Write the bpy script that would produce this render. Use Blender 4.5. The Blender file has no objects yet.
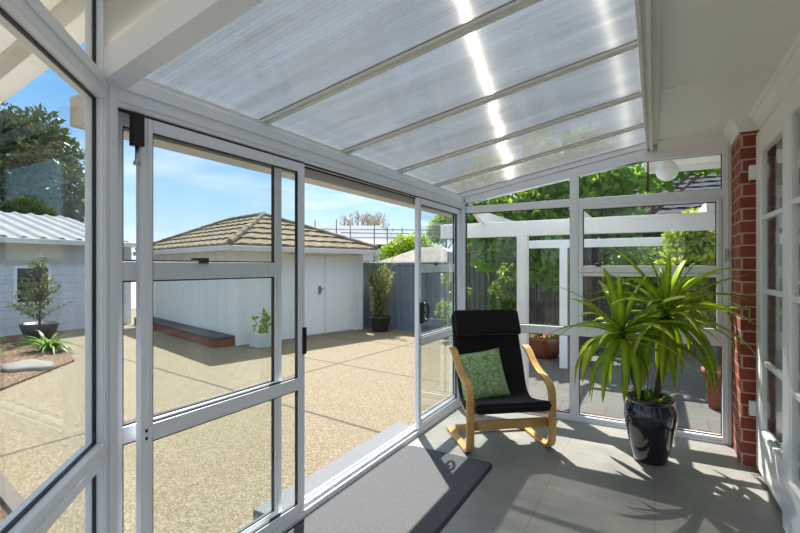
import bpy, bmesh, math, random
from mathutils import Vector, Matrix
R = math.radians
scn = bpy.context.scene
COL = scn.collection
rnd = random.Random(7)

# ------------------------------------------------------------------ materials
def lin(c):
    return tuple(((v/255)/12.92 if v/255 <= .04045 else ((v/255+.055)/1.055)**2.4) for v in c)+(1,)

class NT:
    def __init__(s, name):
        s.m = bpy.data.materials.new(name); s.m.use_nodes = True
        s.t = s.m.node_tree; s.t.nodes.clear()
        s.out = s.t.nodes.new('ShaderNodeOutputMaterial')
    def n(s, typ, **kw):
        nd = s.t.nodes.new('ShaderNode'+typ)
        for k, v in kw.items():
            if k.startswith('_'):
                setattr(nd, k[1:], v)
            else:
                k2 = int(k[1:]) if k[0] == 'i' and k[1:].isdigit() else k.replace('__', ' ')
                if hasattr(v, 'is_output') or isinstance(v, bpy.types.NodeSocket):
                    s.t.links.new(v, nd.inputs[k2])
                else:
                    nd.inputs[k2].default_value = v
        return nd
    def link(s, a, b): s.t.links.new(a, b)
    def coord(s, scale=(1, 1, 1), rot=(0, 0, 0)):
        tc = s.n('TexCoord')
        mp = s.n('Mapping', Vector=tc.outputs['Object'])
        mp.inputs['Scale'].default_value = scale; mp.inputs['Rotation'].default_value = rot
        return mp.outputs[0]
    def noise(s, vec, scale, detail=3, rough=.5):
        return s.n('TexNoise', Vector=vec, Scale=scale, Detail=detail, Roughness=rough).outputs[0]
    def ramp(s, fac, stops):
        r = s.n('ValToRGB', Fac=fac); e = r.color_ramp.elements
        while len(e) < len(stops): e.new(.5)
        for el, (p, c) in zip(e, stops): el.position = p; el.color = c
        return r.outputs[0]
    def mix(s, fac, a, b, mode='MIX'):
        m = s.n('MixRGB', _blend_type=mode, Fac=fac, Color1=a, Color2=b); return m.outputs[0]
    def math(s, op, a, b=0.0):
        m = s.n('Math', _operation=op); 
        for i, v in enumerate((a, b)):
            if isinstance(v, bpy.types.NodeSocket): s.link(v, m.inputs[i])
            else: m.inputs[i].default_value = v
        return m.outputs[0]
    def bump(s, h, strength=.3, dist=.01):
        return s.n('Bump', Height=h, Strength=strength, Distance=dist).outputs[0]
    def bsdf(s, color, rough=.5, metal=0, normal=None, coat=0, spec=.5, sheen=0):
        b = s.n('BsdfPrincipled')
        for k, v in (('Base Color', color), ('Roughness', rough), ('Metallic', metal), ('Coat Weight', coat),
                     ('Specular IOR Level', spec), ('Sheen Weight', sheen)):
            if isinstance(v, bpy.types.NodeSocket): s.link(v, b.inputs[k])
            else: b.inputs[k].default_value = v
        if normal is not None: s.link(normal, b.inputs['Normal'])
        return b.outputs[0]
    def done(s, sh): s.link(sh, s.out.inputs[0]); return s.m

def varied(name, c1, c2, scale=6, rough=.5, bump=0, bscale=40, metal=0, coat=0, spec=.5, detail=4):
    t = NT(name); v = t.coord()
    col = t.mix(t.noise(v, scale, detail), lin(c1), lin(c2))
    nb = t.bump(t.noise(v, bscale, 3), bump, .01) if bump else None
    return t.done(t.bsdf(col, rough, metal, nb, coat, spec))

M = {}
M['frame'] = varied('white aluminium frame', (240, 244, 252), (234, 239, 248), 3, .3, spec=.6)
M['frame_dull'] = varied('weathered white aluminium', (232, 232, 228), (210, 210, 205), 9, .4)
M['gasket'] = varied('black rubber gasket', (22, 23, 26), (34, 35, 38), 20, .5)
M['black_plastic'] = varied('black plastic', (12, 12, 14), (20, 20, 22), 12, .35)
M['steel'] = varied('brushed steel', (190, 190, 186), (160, 158, 152), 30, .3, metal=1)
M['brass'] = varied('brass', (190, 150, 70), (160, 124, 60), 20, .35, metal=1)
M['white_paint'] = varied('white gloss paint', (242, 241, 238), (234, 233, 230), 2, .35, .04, 60)
M['soffit'] = varied('white painted soffit board', (240, 240, 237), (232, 233, 230), 1.3, .45, .05, 25)
M['opal'] = None
M['fence_grey'] = varied('grey fence steel', (124, 130, 140), (108, 114, 124), 2, .5)
M['fence_old'] = varied('weathered grey paling', (118, 118, 114), (84, 84, 80), 4, .8, .2, 30)
M['cream_metal'] = varied('cream gutter', (214, 210, 200), (200, 196, 188), 3, .45)
M['terracotta'] = varied('terracotta', (150, 82, 54), (122, 62, 42), 6, .8)
M['dark_pot'] = varied('dark plastic pot', (38, 34, 34), (56, 50, 46), 8, .5)
M['white_pot'] = varied('white planter', (200, 202, 200), (184, 186, 184), 4, .5)
M['bark'] = varied('bark', (112, 96, 78), (70, 58, 46), 14, .9, .5, 40)
M['pale_bark'] = varied('pale bare twigs', (190, 176, 146), (150, 136, 112), 1.2, .9)
M['rock'] = varied('flat garden stone', (120, 119, 115), (90, 88, 84), 5, .8, .3, 20)
M['house_grey'] = varied('grey rendered wall', (150, 150, 148), (134, 134, 132), 2, .8)
M['house_dark'] = varied('dark wall', (60, 60, 64), (44, 44, 48), 2, .8)
M['window_dark'] = varied('dark window glass', (26, 30, 36), (40, 44, 50), 2, .1)
M['scaffold'] = varied('galvanised scaffold tube', (84, 88, 94), (66, 70, 76), 6, .5, metal=.5)
M['lamp_glass'] = varied('opal glass globe', (238, 236, 230), (230, 228, 222), 3, .25)
M['lemon'] = varied('lemon skin', (236, 178, 40), (226, 156, 28), 9, .4)
M['kerb'] = varied('dark timber edging', (96, 90, 82), (74, 68, 62), 8, .8)

def leaf_mat(name, c1, c2, trans=.35, scale=1.5, rough=.45):
    t = NT(name); v = t.coord()
    col = t.mix(t.ramp(t.noise(v, scale, 6, .7), [(.35, (0, 0, 0, 1)), (.65, (1, 1, 1, 1))]), lin(c1), lin(c2))
    b = t.bsdf(col, rough, spec=.4)
    tr = t.n('BsdfTranslucent', Color=t.mix(.35, col, lin((190, 215, 50))))
    return t.done(t.n('MixShader', i0=trans, i1=b, i2=tr.outputs[0]).outputs[0])
M['leaf_green'] = leaf_mat('garden tree leaves', (128, 172, 60), (66, 116, 34), .6)
M['leaf_lime'] = leaf_mat('sunlit lime leaves', (150, 176, 52), (96, 134, 36), .5)  # yellower green foliage colour
M['leaf_dark'] = leaf_mat('dark conifer foliage', (50, 74, 48), (28, 46, 34), .1)
M['leaf_citrus'] = leaf_mat('citrus leaves', (176, 190, 66), (92, 122, 36), .5)
M['leaf_bush'] = leaf_mat('bush leaves', (120, 158, 64), (72, 110, 42), .3)
M['leaf_bamboo'] = leaf_mat('narrow bamboo leaves', (150, 152, 100), (104, 110, 68), .3)
M['leaf_shrub'] = leaf_mat('greyish shrub leaves', (96, 104, 74), (66, 72, 52), .3)
M['leaf_yucca'] = leaf_mat('strappy yellow green leaf', (206, 222, 70), (164, 196, 50), .5, 3, .35)

# wood of the armchair
t = NT('bent birch veneer'); v = t.coord((1, 1, 14))
g = t.noise(v, 7, 5, .6)
M['birch'] = t.done(t.bsdf(t.ramp(g, [(.3, lin((196, 144, 78))), (.7, lin((222, 174, 104)))]), .35, coat=.2))
# black canvas
t = NT('black woven canvas'); v = t.coord()
w = t.noise(v, 500, 2); big = t.noise(v, 5, 3)
M['canvas'] = t.done(t.bsdf(t.mix(big, lin((20, 20, 22)), lin((30, 29, 31))), .9, normal=t.bump(w, .3, .002), sheen=.1, spec=.2))
# green patterned cushion
t = NT('green cushion with pale floral lace print'); v = t.coord()
dv = t.mix(.04, v, t.n('TexNoise', Vector=v, Scale=14.0, Detail=2.0).outputs['Color'])
vo = t.n('TexVoronoi', _feature='DISTANCE_TO_EDGE', Vector=dv, Scale=20.0).outputs['Distance']
vo2 = t.n('TexVoronoi', _feature='F1', Vector=dv, Scale=20.0).outputs['Distance']
vo3 = t.n('TexVoronoi', _feature='DISTANCE_TO_EDGE', Vector=dv, Scale=70.0).outputs['Distance']
rings = t.math('SINE', t.math('MULTIPLY', vo2, 26.0))
fac = t.math('MAXIMUM', t.math('GREATER_THAN', rings, .35), t.math('LESS_THAN', vo3, .09))
fac = t.math('MULTIPLY', fac, t.math('GREATER_THAN', vo, .05))
M['lace'] = t.done(t.bsdf(t.mix(fac, lin((110, 160, 74)), lin((186, 198, 168))), .9, spec=.2))
# indoor floor tiles
t = NT('grey concrete look floor tiles'); v = t.coord()
n1 = t.noise(v, 1.7, 6, .65); n2 = t.noise(v, 60, 3)
br = t.n('TexBrick', Vector=v, Scale=1.0, Mortar__Size=.003, Mortar__Smooth=.1, Brick__Width=.6, Row__Height=.6,
         Color1=(1, 1, 1, 1), Color2=(.97, .97, .97, 1), Mortar=(.7, .7, .7, 1), _offset=0.0, _squash=1.0)
c = t.ramp(n1, [(.3, lin((126, 123, 118))), (.7, lin((158, 154, 147)))])
c = t.mix(1.0, c, br.outputs[0], 'MULTIPLY')
M['tile'] = t.done(t.bsdf(c, t.math('ADD', t.math('MULTIPLY', n1, .3), .22), normal=t.bump(n2, .05, .003)))
# ribbed mat
t = NT('charcoal ribbed entrance mat'); v = t.coord()
wv = t.n('TexWave', _bands_direction='X', Vector=v, Scale=34.0, Distortion=1.2, Detail=1.0, **{'Detail__Scale': 8.0}).outputs[1]
n1 = t.noise(v, 260, 3, .7)
c = t.mix(t.math('MULTIPLY', wv, n1), lin((66, 67, 70)), lin((148, 150, 153)))
M['mat'] = t.done(t.bsdf(c, .95, normal=t.bump(wv, .5, .004), spec=.1))
M['mat_edge'] = varied('rubber mat border', (34, 36, 42), (42, 44, 50), 40, .7)
# exposed aggregate with joints
def aggregate(name, joints=True):
    t = NT(name); v = t.coord()
    vo = t.n('TexVoronoi', Vector=v, Scale=95.0)
    cell = t.n('SeparateColor', Color=vo.outputs['Color']).outputs[0]
    n1 = t.noise(v, 130, 4, .7); n2 = t.noise(v, .8, 6, .65)
    c = t.ramp(cell, [(0, lin((72, 66, 54))), (.3, lin((108, 100, 80))), (.65, lin((126, 118, 98))), (1, lin((154, 148, 132)))])
    c = t.mix(t.ramp(n1, [(.35, (.75,)*3+(1,)), (.6, (0, 0, 0, 1))]), c, lin((92, 80, 62)))
    c = t.mix(t.ramp(n2, [(.3, (.0, .0, .0, 1)), (.75, (.7, .7, .7, 1))]), c, lin((196, 168, 118)), 'MULTIPLY') if False else c
    c = t.mix(t.math('MULTIPLY', n2, .35), c, lin((130, 112, 82)))
    if joints:
        sx = t.n('SeparateXYZ', Vector=t.coord(rot=(0, 0, 0)))
        x, y = sx.outputs[0], sx.outputs[1]
        def line(expr, w):   # 1 on the joint
            return t.math('LESS_THAN', t.math('ABSOLUTE', expr), w)
        yy = t.math('ADD', y, t.math('MULTIPLY', x, .135))          # runs nearly across
        xx = t.math('SUBTRACT', x, t.math('MULTIPLY', y, .06))
        l = line(t.math('SUBTRACT', yy, 3.22), .022)
        for e, w in ((t.math('SUBTRACT', yy, 7.0), .02), (t.math('SUBTRACT', yy, 5.1), .02), (t.math('ADD', xx, 4.66), .022), (t.math('ADD', xx, 8.6), .02)):
            l = t.math('MAXIMUM', l, line(e, w))
        c = t.mix(t.math('MULTIPLY', l, .92), c, lin((70, 64, 58)))
    return t.done(t.bsdf(c, .85, normal=t.bump(vo.outputs[0], .35, .006), spec=.25))
M['aggregate'] = aggregate('tan exposed aggregate concrete')
# granite step
t = NT('grey speckled stone step'); v = t.coord()
n1 = t.noise(v, 120, 4, .8); n2 = t.noise(v, 6, 3)
M['granite'] = t.done(t.bsdf(t.mix(n2, t.ramp(n1, [(.35, lin((62, 67, 73))), (.65, lin((124, 128, 133)))]), lin((98, 102, 107))), .8))
t = NT('grey garden paving'); v = t.coord()
br = t.n('TexBrick', Vector=v, Scale=1.0, Mortar__Size=.008, Brick__Width=.45, Row__Height=.45, Color1=lin((98, 97, 94)),
         Color2=lin((86, 85, 82)), Mortar=lin((60, 58, 54)), _offset=.5)
M['paving'] = t.done(t.bsdf(t.mix(t.noise(v, 5, 5, .7), br.outputs[0], lin((76, 73, 68))), .85))
t = NT('brown bark mulch'); v = t.coord()
vo = t.n('TexVoronoi', Vector=t.coord((1, 1.6, 1)), Scale=34.0)
cell = t.n('SeparateColor', Color=vo.outputs['Color']).outputs[0]
M['mulch'] = t.done(t.bsdf(t.ramp(cell, [(0, lin((58, 44, 36))), (.5, lin((98, 74, 58))), (1, lin((148, 116, 92)))]), .95, normal=t.bump(vo.outputs[0], .8, .03)))
# brick
t = NT('red brick with pale mortar'); tc = t.n('TexCoord'); sx = t.n('SeparateXYZ', Vector=tc.outputs['Object'])
cv = t.n('CombineXYZ', X=t.math('ADD', sx.outputs[0], sx.outputs[1]), Y=sx.outputs[2]).outputs[0]
br = t.n('TexBrick', Vector=cv, Scale=1.0, Mortar__Size=.006, Mortar__Smooth=.2, Brick__Width=.23, Row__Height=.086,
         Color1=lin((156, 66, 46)), Color2=lin((118, 44, 34)), Mortar=lin((198, 176, 156)), Bias=-.1)
c = t.mix(t.math('MULTIPLY', t.noise(cv, 30, 4, .7), .5), br.outputs[0], lin((150, 84, 62)))
M['brick'] = t.done(t.bsdf(c, .8, normal=t.bump(t.math('SUBTRACT', 1.0, br.outputs[1]), .5, .008)))
t = NT('painted white block wall'); tc = t.n('TexCoord'); sx = t.n('SeparateXYZ', Vector=tc.outputs['Object'])
cv = t.n('CombineXYZ', X=t.math('ADD', sx.outputs[0], sx.outputs[1]), Y=sx.outputs[2]).outputs[0]
br = t.n('TexBrick', Vector=cv, Scale=1.0, Mortar__Size=.006, Brick__Width=.39, Row__Height=.19,
         Color1=lin((214, 216, 218)), Color2=lin((206, 208, 212)), Mortar=lin((176, 178, 184)))
M['block'] = t.done(t.bsdf(br.outputs[0], .7))
M['board_white'] = varied('white painted shed board', (240, 236, 228), (228, 225, 218), 1.5, .6)
M['board_cream'] = varied('cream weatherboard', (196, 190, 178), (180, 174, 164), 1.5, .6)
def tiles(name, c1, c2, c3):
    t = NT(name); v = t.coord()
    c = t.ramp(t.noise(v, 5, 6, .7), [(.3, lin(c1)), (.5, lin(c2)), (.75, lin(c3))])
    return t.done(t.bsdf(c, .95, normal=t.bump(t.noise(v, 60, 3), .3, .01), spec=.1))
M['tile_tan'] = tiles('weathered tan concrete roof tile', (92, 84, 70), (118, 108, 90), (140, 130, 110))
M['tile_dark'] = tiles('charcoal concrete roof tile', (52, 54, 60), (70, 72, 78), (92, 94, 100))
M['tile_pale'] = tiles('pale grey roof', (168, 162, 154), (186, 180, 170), (196, 190, 182))
M['corrugated'] = varied('galvanised roofing', (140, 143, 147), (118, 122, 127), 2, .8, spec=.1)
t = NT('dark stained sleeper top'); v = t.coord((1, 1, 1))
M['sleeper'] = t.done(t.bsdf(t.mix(t.noise(v, 9, 4), lin((62, 58, 58)), lin((88, 82, 80))), .8))
M['sleeper_side'] = varied('red brown sleeper timber', (150, 86, 54), (118, 64, 42), 5, .8)
# glossy navy glaze
t = NT('navy black ceramic glaze'); v = t.coord()
M['glaze'] = t.done(t.bsdf(t.mix(t.noise(v, 6, 4), lin((8, 9, 16)), lin((18, 22, 38))), .12, coat=.8))
t = NT('curtain net'); v = t.coord()
b = t.bsdf(t.mix(t.noise(v, 3, 3), lin((214, 217, 216)), lin((196, 200, 200))), .9)
M['curtain'] = t.done(b)

# glass: clear with a mirror-like surface sheen
def thin_ior(t, ior):
    bf = t.n('NewGeometry').outputs['Backfacing']
    return t.math('ADD', ior, t.math('MULTIPLY', bf, 1/ior-ior))
def glass(name, tint, k=1.0):
    t = NT(name)
    fr = t.n('Fresnel', IOR=thin_ior(t, 1.45))      # a thin sheet: the far face reflects like the near one
    tr = t.n('BsdfTransparent', Color=tint)
    gl = t.n('BsdfGlossy', Color=(1, 1, 1, 1), Roughness=.0)
    return t.done(t.n('MixShader', i0=t.math('MULTIPLY', fr.outputs[0], k), i1=tr.outputs[0], i2=gl.outputs[0]).outputs[0])
M['glass'] = glass('clear window glass', (.965, .98, .975, 1), .65)
# fluted polycarbonate sheet (flutes run down the roof slope)
def poly(name, clear, milk, tint, glint):
    t = NT(name); tc = t.n('TexCoord'); obj = tc.outputs['Object']
    mp = t.n('Mapping', Vector=obj); mp.inputs['Scale'].default_value = (.5, 7, 1)
    streak = t.noise(mp.outputs[0], 2.2, 6, .65)
    mp2 = t.n('Mapping', Vector=obj); mp2.inputs['Scale'].default_value = (2, 2, 2)
    dirt = t.noise(mp2.outputs[0], 2, 8, .75)
    wv = t.n('TexWave', _bands_direction='Y', Vector=obj, Scale=14.0, Distortion=.4, Detail=1.0).outputs[1]
    col = t.mix(t.math('MULTIPLY', t.ramp(dirt, [(.42, (0, 0, 0, 1)), (.72, (1, 1, 1, 1))]), .8), tint, lin((132, 124, 108)))
    col = t.mix(t.math('MULTIPLY', streak, .4), col, lin((150, 152, 154)))
    trc = t.mix(t.math('MULTIPLY', wv, .5), (.76, .77, .77, 1), (.50, .52, .53, 1))
    trc = t.mix(1.0, trc, t.ramp(streak, [(.3, (.72, .72, .70, 1)), (.7, (1, 1, 1, 1))]), 'MULTIPLY')
    tr = t.n('BsdfTransparent', Color=trc)
    tl = t.n('BsdfTranslucent', Color=col)
    df = t.n('BsdfDiffuse', Color=col)
    gl = t.n('BsdfGlossy', Color=(1, 1, 1, 1), Roughness=.12, Normal=t.bump(wv, .08, .002))
    tan = t.n('CombineXYZ', X=math.cos(R(10)), Y=0.0, Z=math.sin(R(10))).outputs[0]
    wob = t.n('VectorMath', _operation='MULTIPLY_ADD'); t.link(t.n('TexNoise', Vector=obj, Scale=5.0, Detail=3.0).outputs['Color'], wob.inputs[0])
    wob.inputs[1].default_value = (0, .03, .03); t.link(tan, wob.inputs[2])
    sub = t.n('VectorMath', _operation='SUBTRACT'); t.link(wob.outputs[0], sub.inputs[0]); sub.inputs[1].default_value = (0, .015, .015)
    sc1 = t.n('BsdfHair', _component='Transmission', Color=(1, .93, .8, 1), RoughnessU=.003, RoughnessV=1.0, Tangent=sub.outputs[0])
    # second, weaker scattering direction: the fainter line of glare seen in the sheets
    sc2 = t.n('BsdfHair', _component='Transmission', Color=(.34, .33, .30, 1), RoughnessU=.005, RoughnessV=1.0, Tangent=t.n('CombineXYZ', X=.779, Y=-.616, Z=-.118).outputs[0])
    sc = t.n('AddShader', i0=sc1.outputs[0], i1=sc2.outputs[0])
    milkm = t.n('MixShader', i0=.25, i1=tl.outputs[0], i2=df.outputs[0]).outputs[0]
    a = t.n('MixShader', i0=milk/(milk+clear), i1=tr.outputs[0], i2=milkm).outputs[0]
    a = t.n('MixShader', i0=glint, i1=a, i2=sc.outputs[0]).outputs[0]
    fr = t.n('Fresnel', IOR=thin_ior(t, 1.4)).outputs[0]
    return t.done(t.n('MixShader', i0=t.math('MULTIPLY', fr, .6), i1=a, i2=gl.outputs[0]).outputs[0])
M['poly'] = poly('fluted polycarbonate sheet', .62, .38, lin((138, 138, 136)), .017)
t = NT('opal roof sheet'); v = t.coord()
col = t.mix(t.noise(v, 2, 5, .6), lin((222, 218, 211)), lin((206, 202, 194)))
M['opal'] = t.done(t.n('MixShader', i0=.5, i1=t.bsdf(col, .5), i2=t.n('BsdfTranslucent', Color=col).outputs[0]).outputs[0])

# ------------------------------------------------------------------ mesh builder
class MB:
    def __init__(s): s.v = []; s.f = []; s.smooth = []
    def face(s, idx, sm=False): s.f.append(tuple(idx)); s.smooth.append(sm)
    def add(s, vs, fs, sm=False):
        o = len(s.v); s.v += [Vector(p) for p in vs]
        for f in fs: s.face([i+o for i in f], sm)
        return s
    def box(s, x0, x1, y0, y1, z0, z1, b=0):
        return s.obox((0, 0), (1, 0), x0, x1, y0, y1, z0, z1, b)
    def obox(s, P, u, u0, u1, n0, n1, z0, z1, b=0):
        """box in the frame of point P, direction u and its left normal; b chamfers the long edges a little"""
        n = (-u[1], u[0])
        if u0 > u1: u0, u1 = u1, u0
        if n0 > n1: n0, n1 = n1, n0
        if z0 > z1: z0, z1 = z1, z0
        def W(a, c, z): return (P[0]+u[0]*a+n[0]*c, P[1]+u[1]*a+n[1]*c, z)
        if b <= 0:
            vs = [W(a, c, z) for z in (z0, z1) for (a, c) in ((u0, n0), (u1, n0), (u1, n1), (u0, n1))]
            return s.add(vs, [(3, 2, 1, 0), (4, 5, 6, 7), (0, 1, 5, 4), (1, 2, 6, 5), (2, 3, 7, 6), (3, 0, 4, 7)])
        b = min(b, (u1-u0)*.3, (n1-n0)*.3, (z1-z0)*.3)
        bm = bmesh.new()
        vs = [bm.verts.new(W(a, c, z)) for z in (z0, z1) for (a, c) in ((u0, n0), (u1, n0), (u1, n1), (u0, n1))]
        for f in [(3, 2, 1, 0), (4, 5, 6, 7), (0, 1, 5, 4), (1, 2, 6, 5), (2, 3, 7, 6), (3, 0, 4, 7)]:
            bm.faces.new([vs[i] for i in f])
        bmesh.ops.bevel(bm, geom=bm.edges[:], offset=b, segments=2, affect='EDGES', profile=.5)
        bm.verts.index_update()
        s.add([q.co.copy() for q in bm.verts], [[q.index for q in f.verts] for f in bm.faces]); bm.free()
        return s
    def loft(s, rings, closed_ends=True, sm=True, close_ring=True):
        o = len(s.v); n = len(rings[0])
        for r in rings: s.v += [Vector(p) for p in r]
        for i in range(len(rings)-1):
            for j in range(n if close_ring else n-1):
                k = (j+1) % n
                s.face((o+i*n+j, o+i*n+k, o+(i+1)*n+k, o+(i+1)*n+j), sm)
        if closed_ends:
            s.face([o+j for j in range(n)][::-1]); s.face([o+(len(rings)-1)*n+j for j in range(n)])
        return s
    def tube(s, pts, rad, seg=8, sm=True):
        pts = [Vector(p) for p in pts]; rings = []
        ref = None
        for i, p in enumerate(pts):
            d = (pts[min(i+1, len(pts)-1)]-pts[max(i-1, 0)]).normalized()
            if ref is None: ref = Vector((0, 0, 1)) if abs(d.z) < .9 else Vector((1, 0, 0))
            a = d.cross(ref).normalized(); b = a.cross(d).normalized(); ref = b
            r = rad[i] if isinstance(rad, (list, tuple)) else rad
            rings.append([p+a*r*math.cos(2*math.pi*j/seg)+b*r*math.sin(2*math.pi*j/seg) for j in range(seg)])
        return s.loft(rings, True, sm)
    def lathe(s, c, prof, seg=40):
        rings = [[(c[0]+r*math.cos(2*math.pi*j/seg), c[1]+r*math.sin(2*math.pi*j/seg), c[2]+z) for j in range(seg)] for r, z in prof]
        return s.loft(rings, True, True)
    def strap(s, pts, nrm, side, w, t, r=.004, seg=3, sm=True, ws=None, ts=None):
        """rounded rectangular section swept along pts; side = constant sideways unit vector"""
        rings = []; side = Vector(side)
        for i, (p, n) in enumerate(zip(pts, nrm)):
            p = Vector(p); n = Vector(n)
            ww = (ws[i] if ws else w)/2; tt = (ts[i] if ts else t)/2; rr = min(r, ww*.98, tt*.98); ring = []
            for cx, cy, a0 in ((1, 1, 0), (-1, 1, 90), (-1, -1, 180), (1, -1, 270)):
                for k in range(seg+1):
                    a = R(a0+90*k/seg)
                    ring.append(p+side*(cx*(ww-rr)+rr*math.cos(a))+n*(cy*(tt-rr)+rr*math.sin(a)))
            rings.append(ring)
        return s.loft(rings, True, sm)
    def build(s, name, mat, parent=None):
        me = bpy.data.meshes.new(name)
        inv = root_inv(parent)
        me.from_pydata([tuple(inv @ q) for q in s.v], [], s.f)
        me.polygons.foreach_set('use_smooth', s.smooth)
        me.materials.append(mat)
        me.update()
        bm = bmesh.new(); bm.from_mesh(me); bmesh.ops.recalc_face_normals(bm, faces=bm.faces[:]); bm.to_mesh(me); bm.free()
        o = bpy.data.objects.new(name, me); COL.objects.link(o)
        if parent is not None: o.parent = parent; INV[o] = inv
        return o

INV = {}
def root_inv(p):
    return Matrix.Identity(4) if p is None else INV.get(p, Matrix.Identity(4))
def tag(o, label=None, cat=None, group=None, kind=None):
    if label: o['label'] = label
    if cat: o['category'] = cat
    if group: o['group'] = group
    if kind: o['kind'] = kind
    return o
def empty(name, loc, rz=0, label=None, cat=None, group=None, kind=None):
    """an Empty at the thing's base; parts are then given in world coordinates"""
    o = bpy.data.objects.new(name, None); COL.objects.link(o)
    o.location = loc; o.rotation_euler = (0, 0, rz); o.empty_display_size = .1
    INV[o] = (Matrix.Translation(loc) @ Matrix.Rotation(rz, 4, 'Z')).inverted()
    return tag(o, label, cat, group, kind)
def structure(name, mb, mat):
    return tag(mb.build(name, mat), kind='structure')
def s_root(name, loc): return empty(name, loc, kind='structure')

# ------------------------------------------------------------------ levels and plan of the sunroom
XL = -1.75; YE = 4.39; YN = .885; GZ = -.12; XH = .62     # left glazing, end glazing, near corner, ground outside, house wall
def roofz(x): return 2.10+(x-XL)*.178

structure('floor', MB().box(-1.83, .95, -1.9, YE+.07, -.14, 0), M['tile'])
structure('trim_1', MB().box(XL-.32, XL-.08, 1.9, 3.62, GZ-.03, -.035, .006), M['granite'])

def framed(root, P, u, W, z0, z1, rails, n0, n1, sw=.055, topw=None, botw=None, ext=0, gl_n=None, mat=None, panes=True, posts=()):
    """aluminium frame with stiles, rails, gaskets and panes. rails: list of (zlow, zhigh)"""
    mat = mat or M['frame']; topw = topw or sw; botw = botw or sw
    f = MB()
    f.obox(P, u, 0, sw, n0, n1, z0, z1, .004); f.obox(P, u, W-sw, W, n0, n1, z0, z1, .004)
    f.obox(P, u, sw, W-sw, n0, n1, z0, z0+botw, .004); f.obox(P, u, sw, W-sw, n0, n1, z1-topw, z1, .004)
    for a, b in rails: f.obox(P, u, sw, W-sw, n0, n1, a, b, .004)
    # narrow extrusion ridges on the room side of the stiles
    for a in (sw*.62, W-sw*.62):
        f.obox(P, u, a-.004, a+.004, min(n0, n1)-.004, min(n0, n1)+.002, z0+.002, z1-.002)
        f.obox(P, u, a-.004, a+.004, max(n0, n1)-.002, max(n0, n1)+.004, z0+.002, z1-.002)
    f.build('frame', mat, root)
    nm = (n0+n1)/2 if gl_n is None else gl_n
    levels = [z0+botw]+[v for ab in rails for v in ab]+[z1-topw]
    for i in range(0, len(levels), 2):
        a, b = levels[i], levels[i+1]
        if panes:
            MB().obox(P, u, sw-.004, W-sw+.004, nm-.002, nm+.002, a-.004, b+.004).build('glass_pane', M['glass'], root)
        g = MB(); e = .006
        for (c0, c1, d0, d1) in ((sw-.001, sw+e, a, b), (W-sw-e, W-sw+.001, a, b), (sw+e, W-sw-e, a-.001, a+e), (sw+e, W-sw-e, b-e, b+.001)):
            g.obox(P, u, c0, c1, nm-.008, nm+.008, d0, d1)
        g.build('gasket', M['gasket'], root)

def latch(root, P, u, a, n, z, name='latch'):
    b = MB(); b.obox(P, u, a-.022, a+.022, n-.016, n, z-.012, z+.014, .003)
    b.obox(P, u, a-.07, a-.005, n-.026, n-.014, z+.002, z+.012, .002)
    b.build(name, M['black_plastic'], root)

# --- left glazing: u runs along +Y, its left normal is -X (outside)
PL = (XL, 0); UY = (0, 1)
wl = s_root('wall_left', (XL, YN, 0))
h = MB()
h.obox(PL, UY, YN+.02, YE+.03, -.045, .06, 1.985, 2.085, .004)
h.obox(PL, UY, YN-.02, YE+.03, -.055, -.04, 2.05, 2.10, .003)
h.obox(PL, UY, YN+.04, YE-.02, -.052, -.04, 2.005, 2.012)
h.obox(PL, UY, YN+.02, YE+.03, -.03, .06, 2.085, 2.115)
h.build('header', M['frame'], wl)
g = MB()
for n in (-.022, .032): g.obox(PL, UY, YN+.05, YE-.04, n-.006, n+.006, 1.976, 1.986)
g.build('track_gasket', M['gasket'], wl)
s = MB()
s.obox(PL, UY, YN+.02, YE+.03, -.05, .075, -.02, .022, .003)
s.obox(PL, UY, YN, YE, -.046, -.036, .022, .036); s.obox(PL, UY, YN, YE, .0, .010, .022, .038); s.obox(PL, UY, YN, YE, .05, .06, .022, .036)
s.build('sill_track', M['frame'], wl)
MB().obox(PL, UY, YN+.05, YE-.05, -.030, -.004, .020, .0235).obox(PL, UY, YN+.05, YE-.05, .012, .034, .020, .0235).build('track_slot', M['gasket'], wl)  # black strips paint in the shade of the gaps between the tracks
c = MB()
c.obox(PL, UY, YN-.012, YN+.045, -.05, .02, 0, 2.34, .004); c.obox(PL, UY, YN+.015, YN+.045, .015, .065, 0, 2.10, .003); c.obox(PL, UY, YN+.012, YN+.02, -.056, -.048, 0, 2.06)
c.obox(PL, UY, YN-.004, YN+.003, -.056, -.048, 0, 2.06)
c.obox(PL, UY, YE-.07, YE+.04, -.055, .065, 0, 2.09, .004); c.obox(PL, UY, YE-.05, YE-.042, -.062, -.052, 0, 2.04)
c.build('corner_post', M['frame'], wl)

d1 = s_root('door_1', (XL-.035, .96, 0))       # fixed outer leaf, near
framed(d1, (XL, .935), UY, .895, .04, 1.985, [(.718, .785), (1.345, 1.42)], .02, .05, .05, .045)
latch(d1, (XL, .935), UY, .40, .02, 1.425)
d2 = s_root('door_2', (XL+.02, 1.03, 0))       # sliding leaf pushed back, near
framed(d2, (XL, 1.018), UY, .932, .036, 1.975, [(.718, .785)], -.038, -.006, .05, .05)
b = MB(); b.obox((XL, 0), UY, .972, 1.012, -.078, -.041, 1.85, 1.972, .004); b.build('door_bolt', M['black_plastic'], d2)
b = MB(); b.tube([(XL+.06, .992, 1.85), (XL+.06, .992, 1.80), (XL+.06, .992, 1.79), (XL+.06, .992, 1.78)], [.007, .007, .013, .013], 10); b.build('bolt_pin', M['steel'], d2)
b = MB()
for z in (.735, .765): b.tube([(XL+.037, 1.043, z), (XL+.041, 1.043, z)], .007, 10)
b.build('screw', M['black_plastic'], d2)
b = MB(); b.obox((XL, 1.03), UY, .895, .925, -.05, -.03, .91, 1.06, .006); b.build('door_handle', M['black_plastic'], d2)
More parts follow.
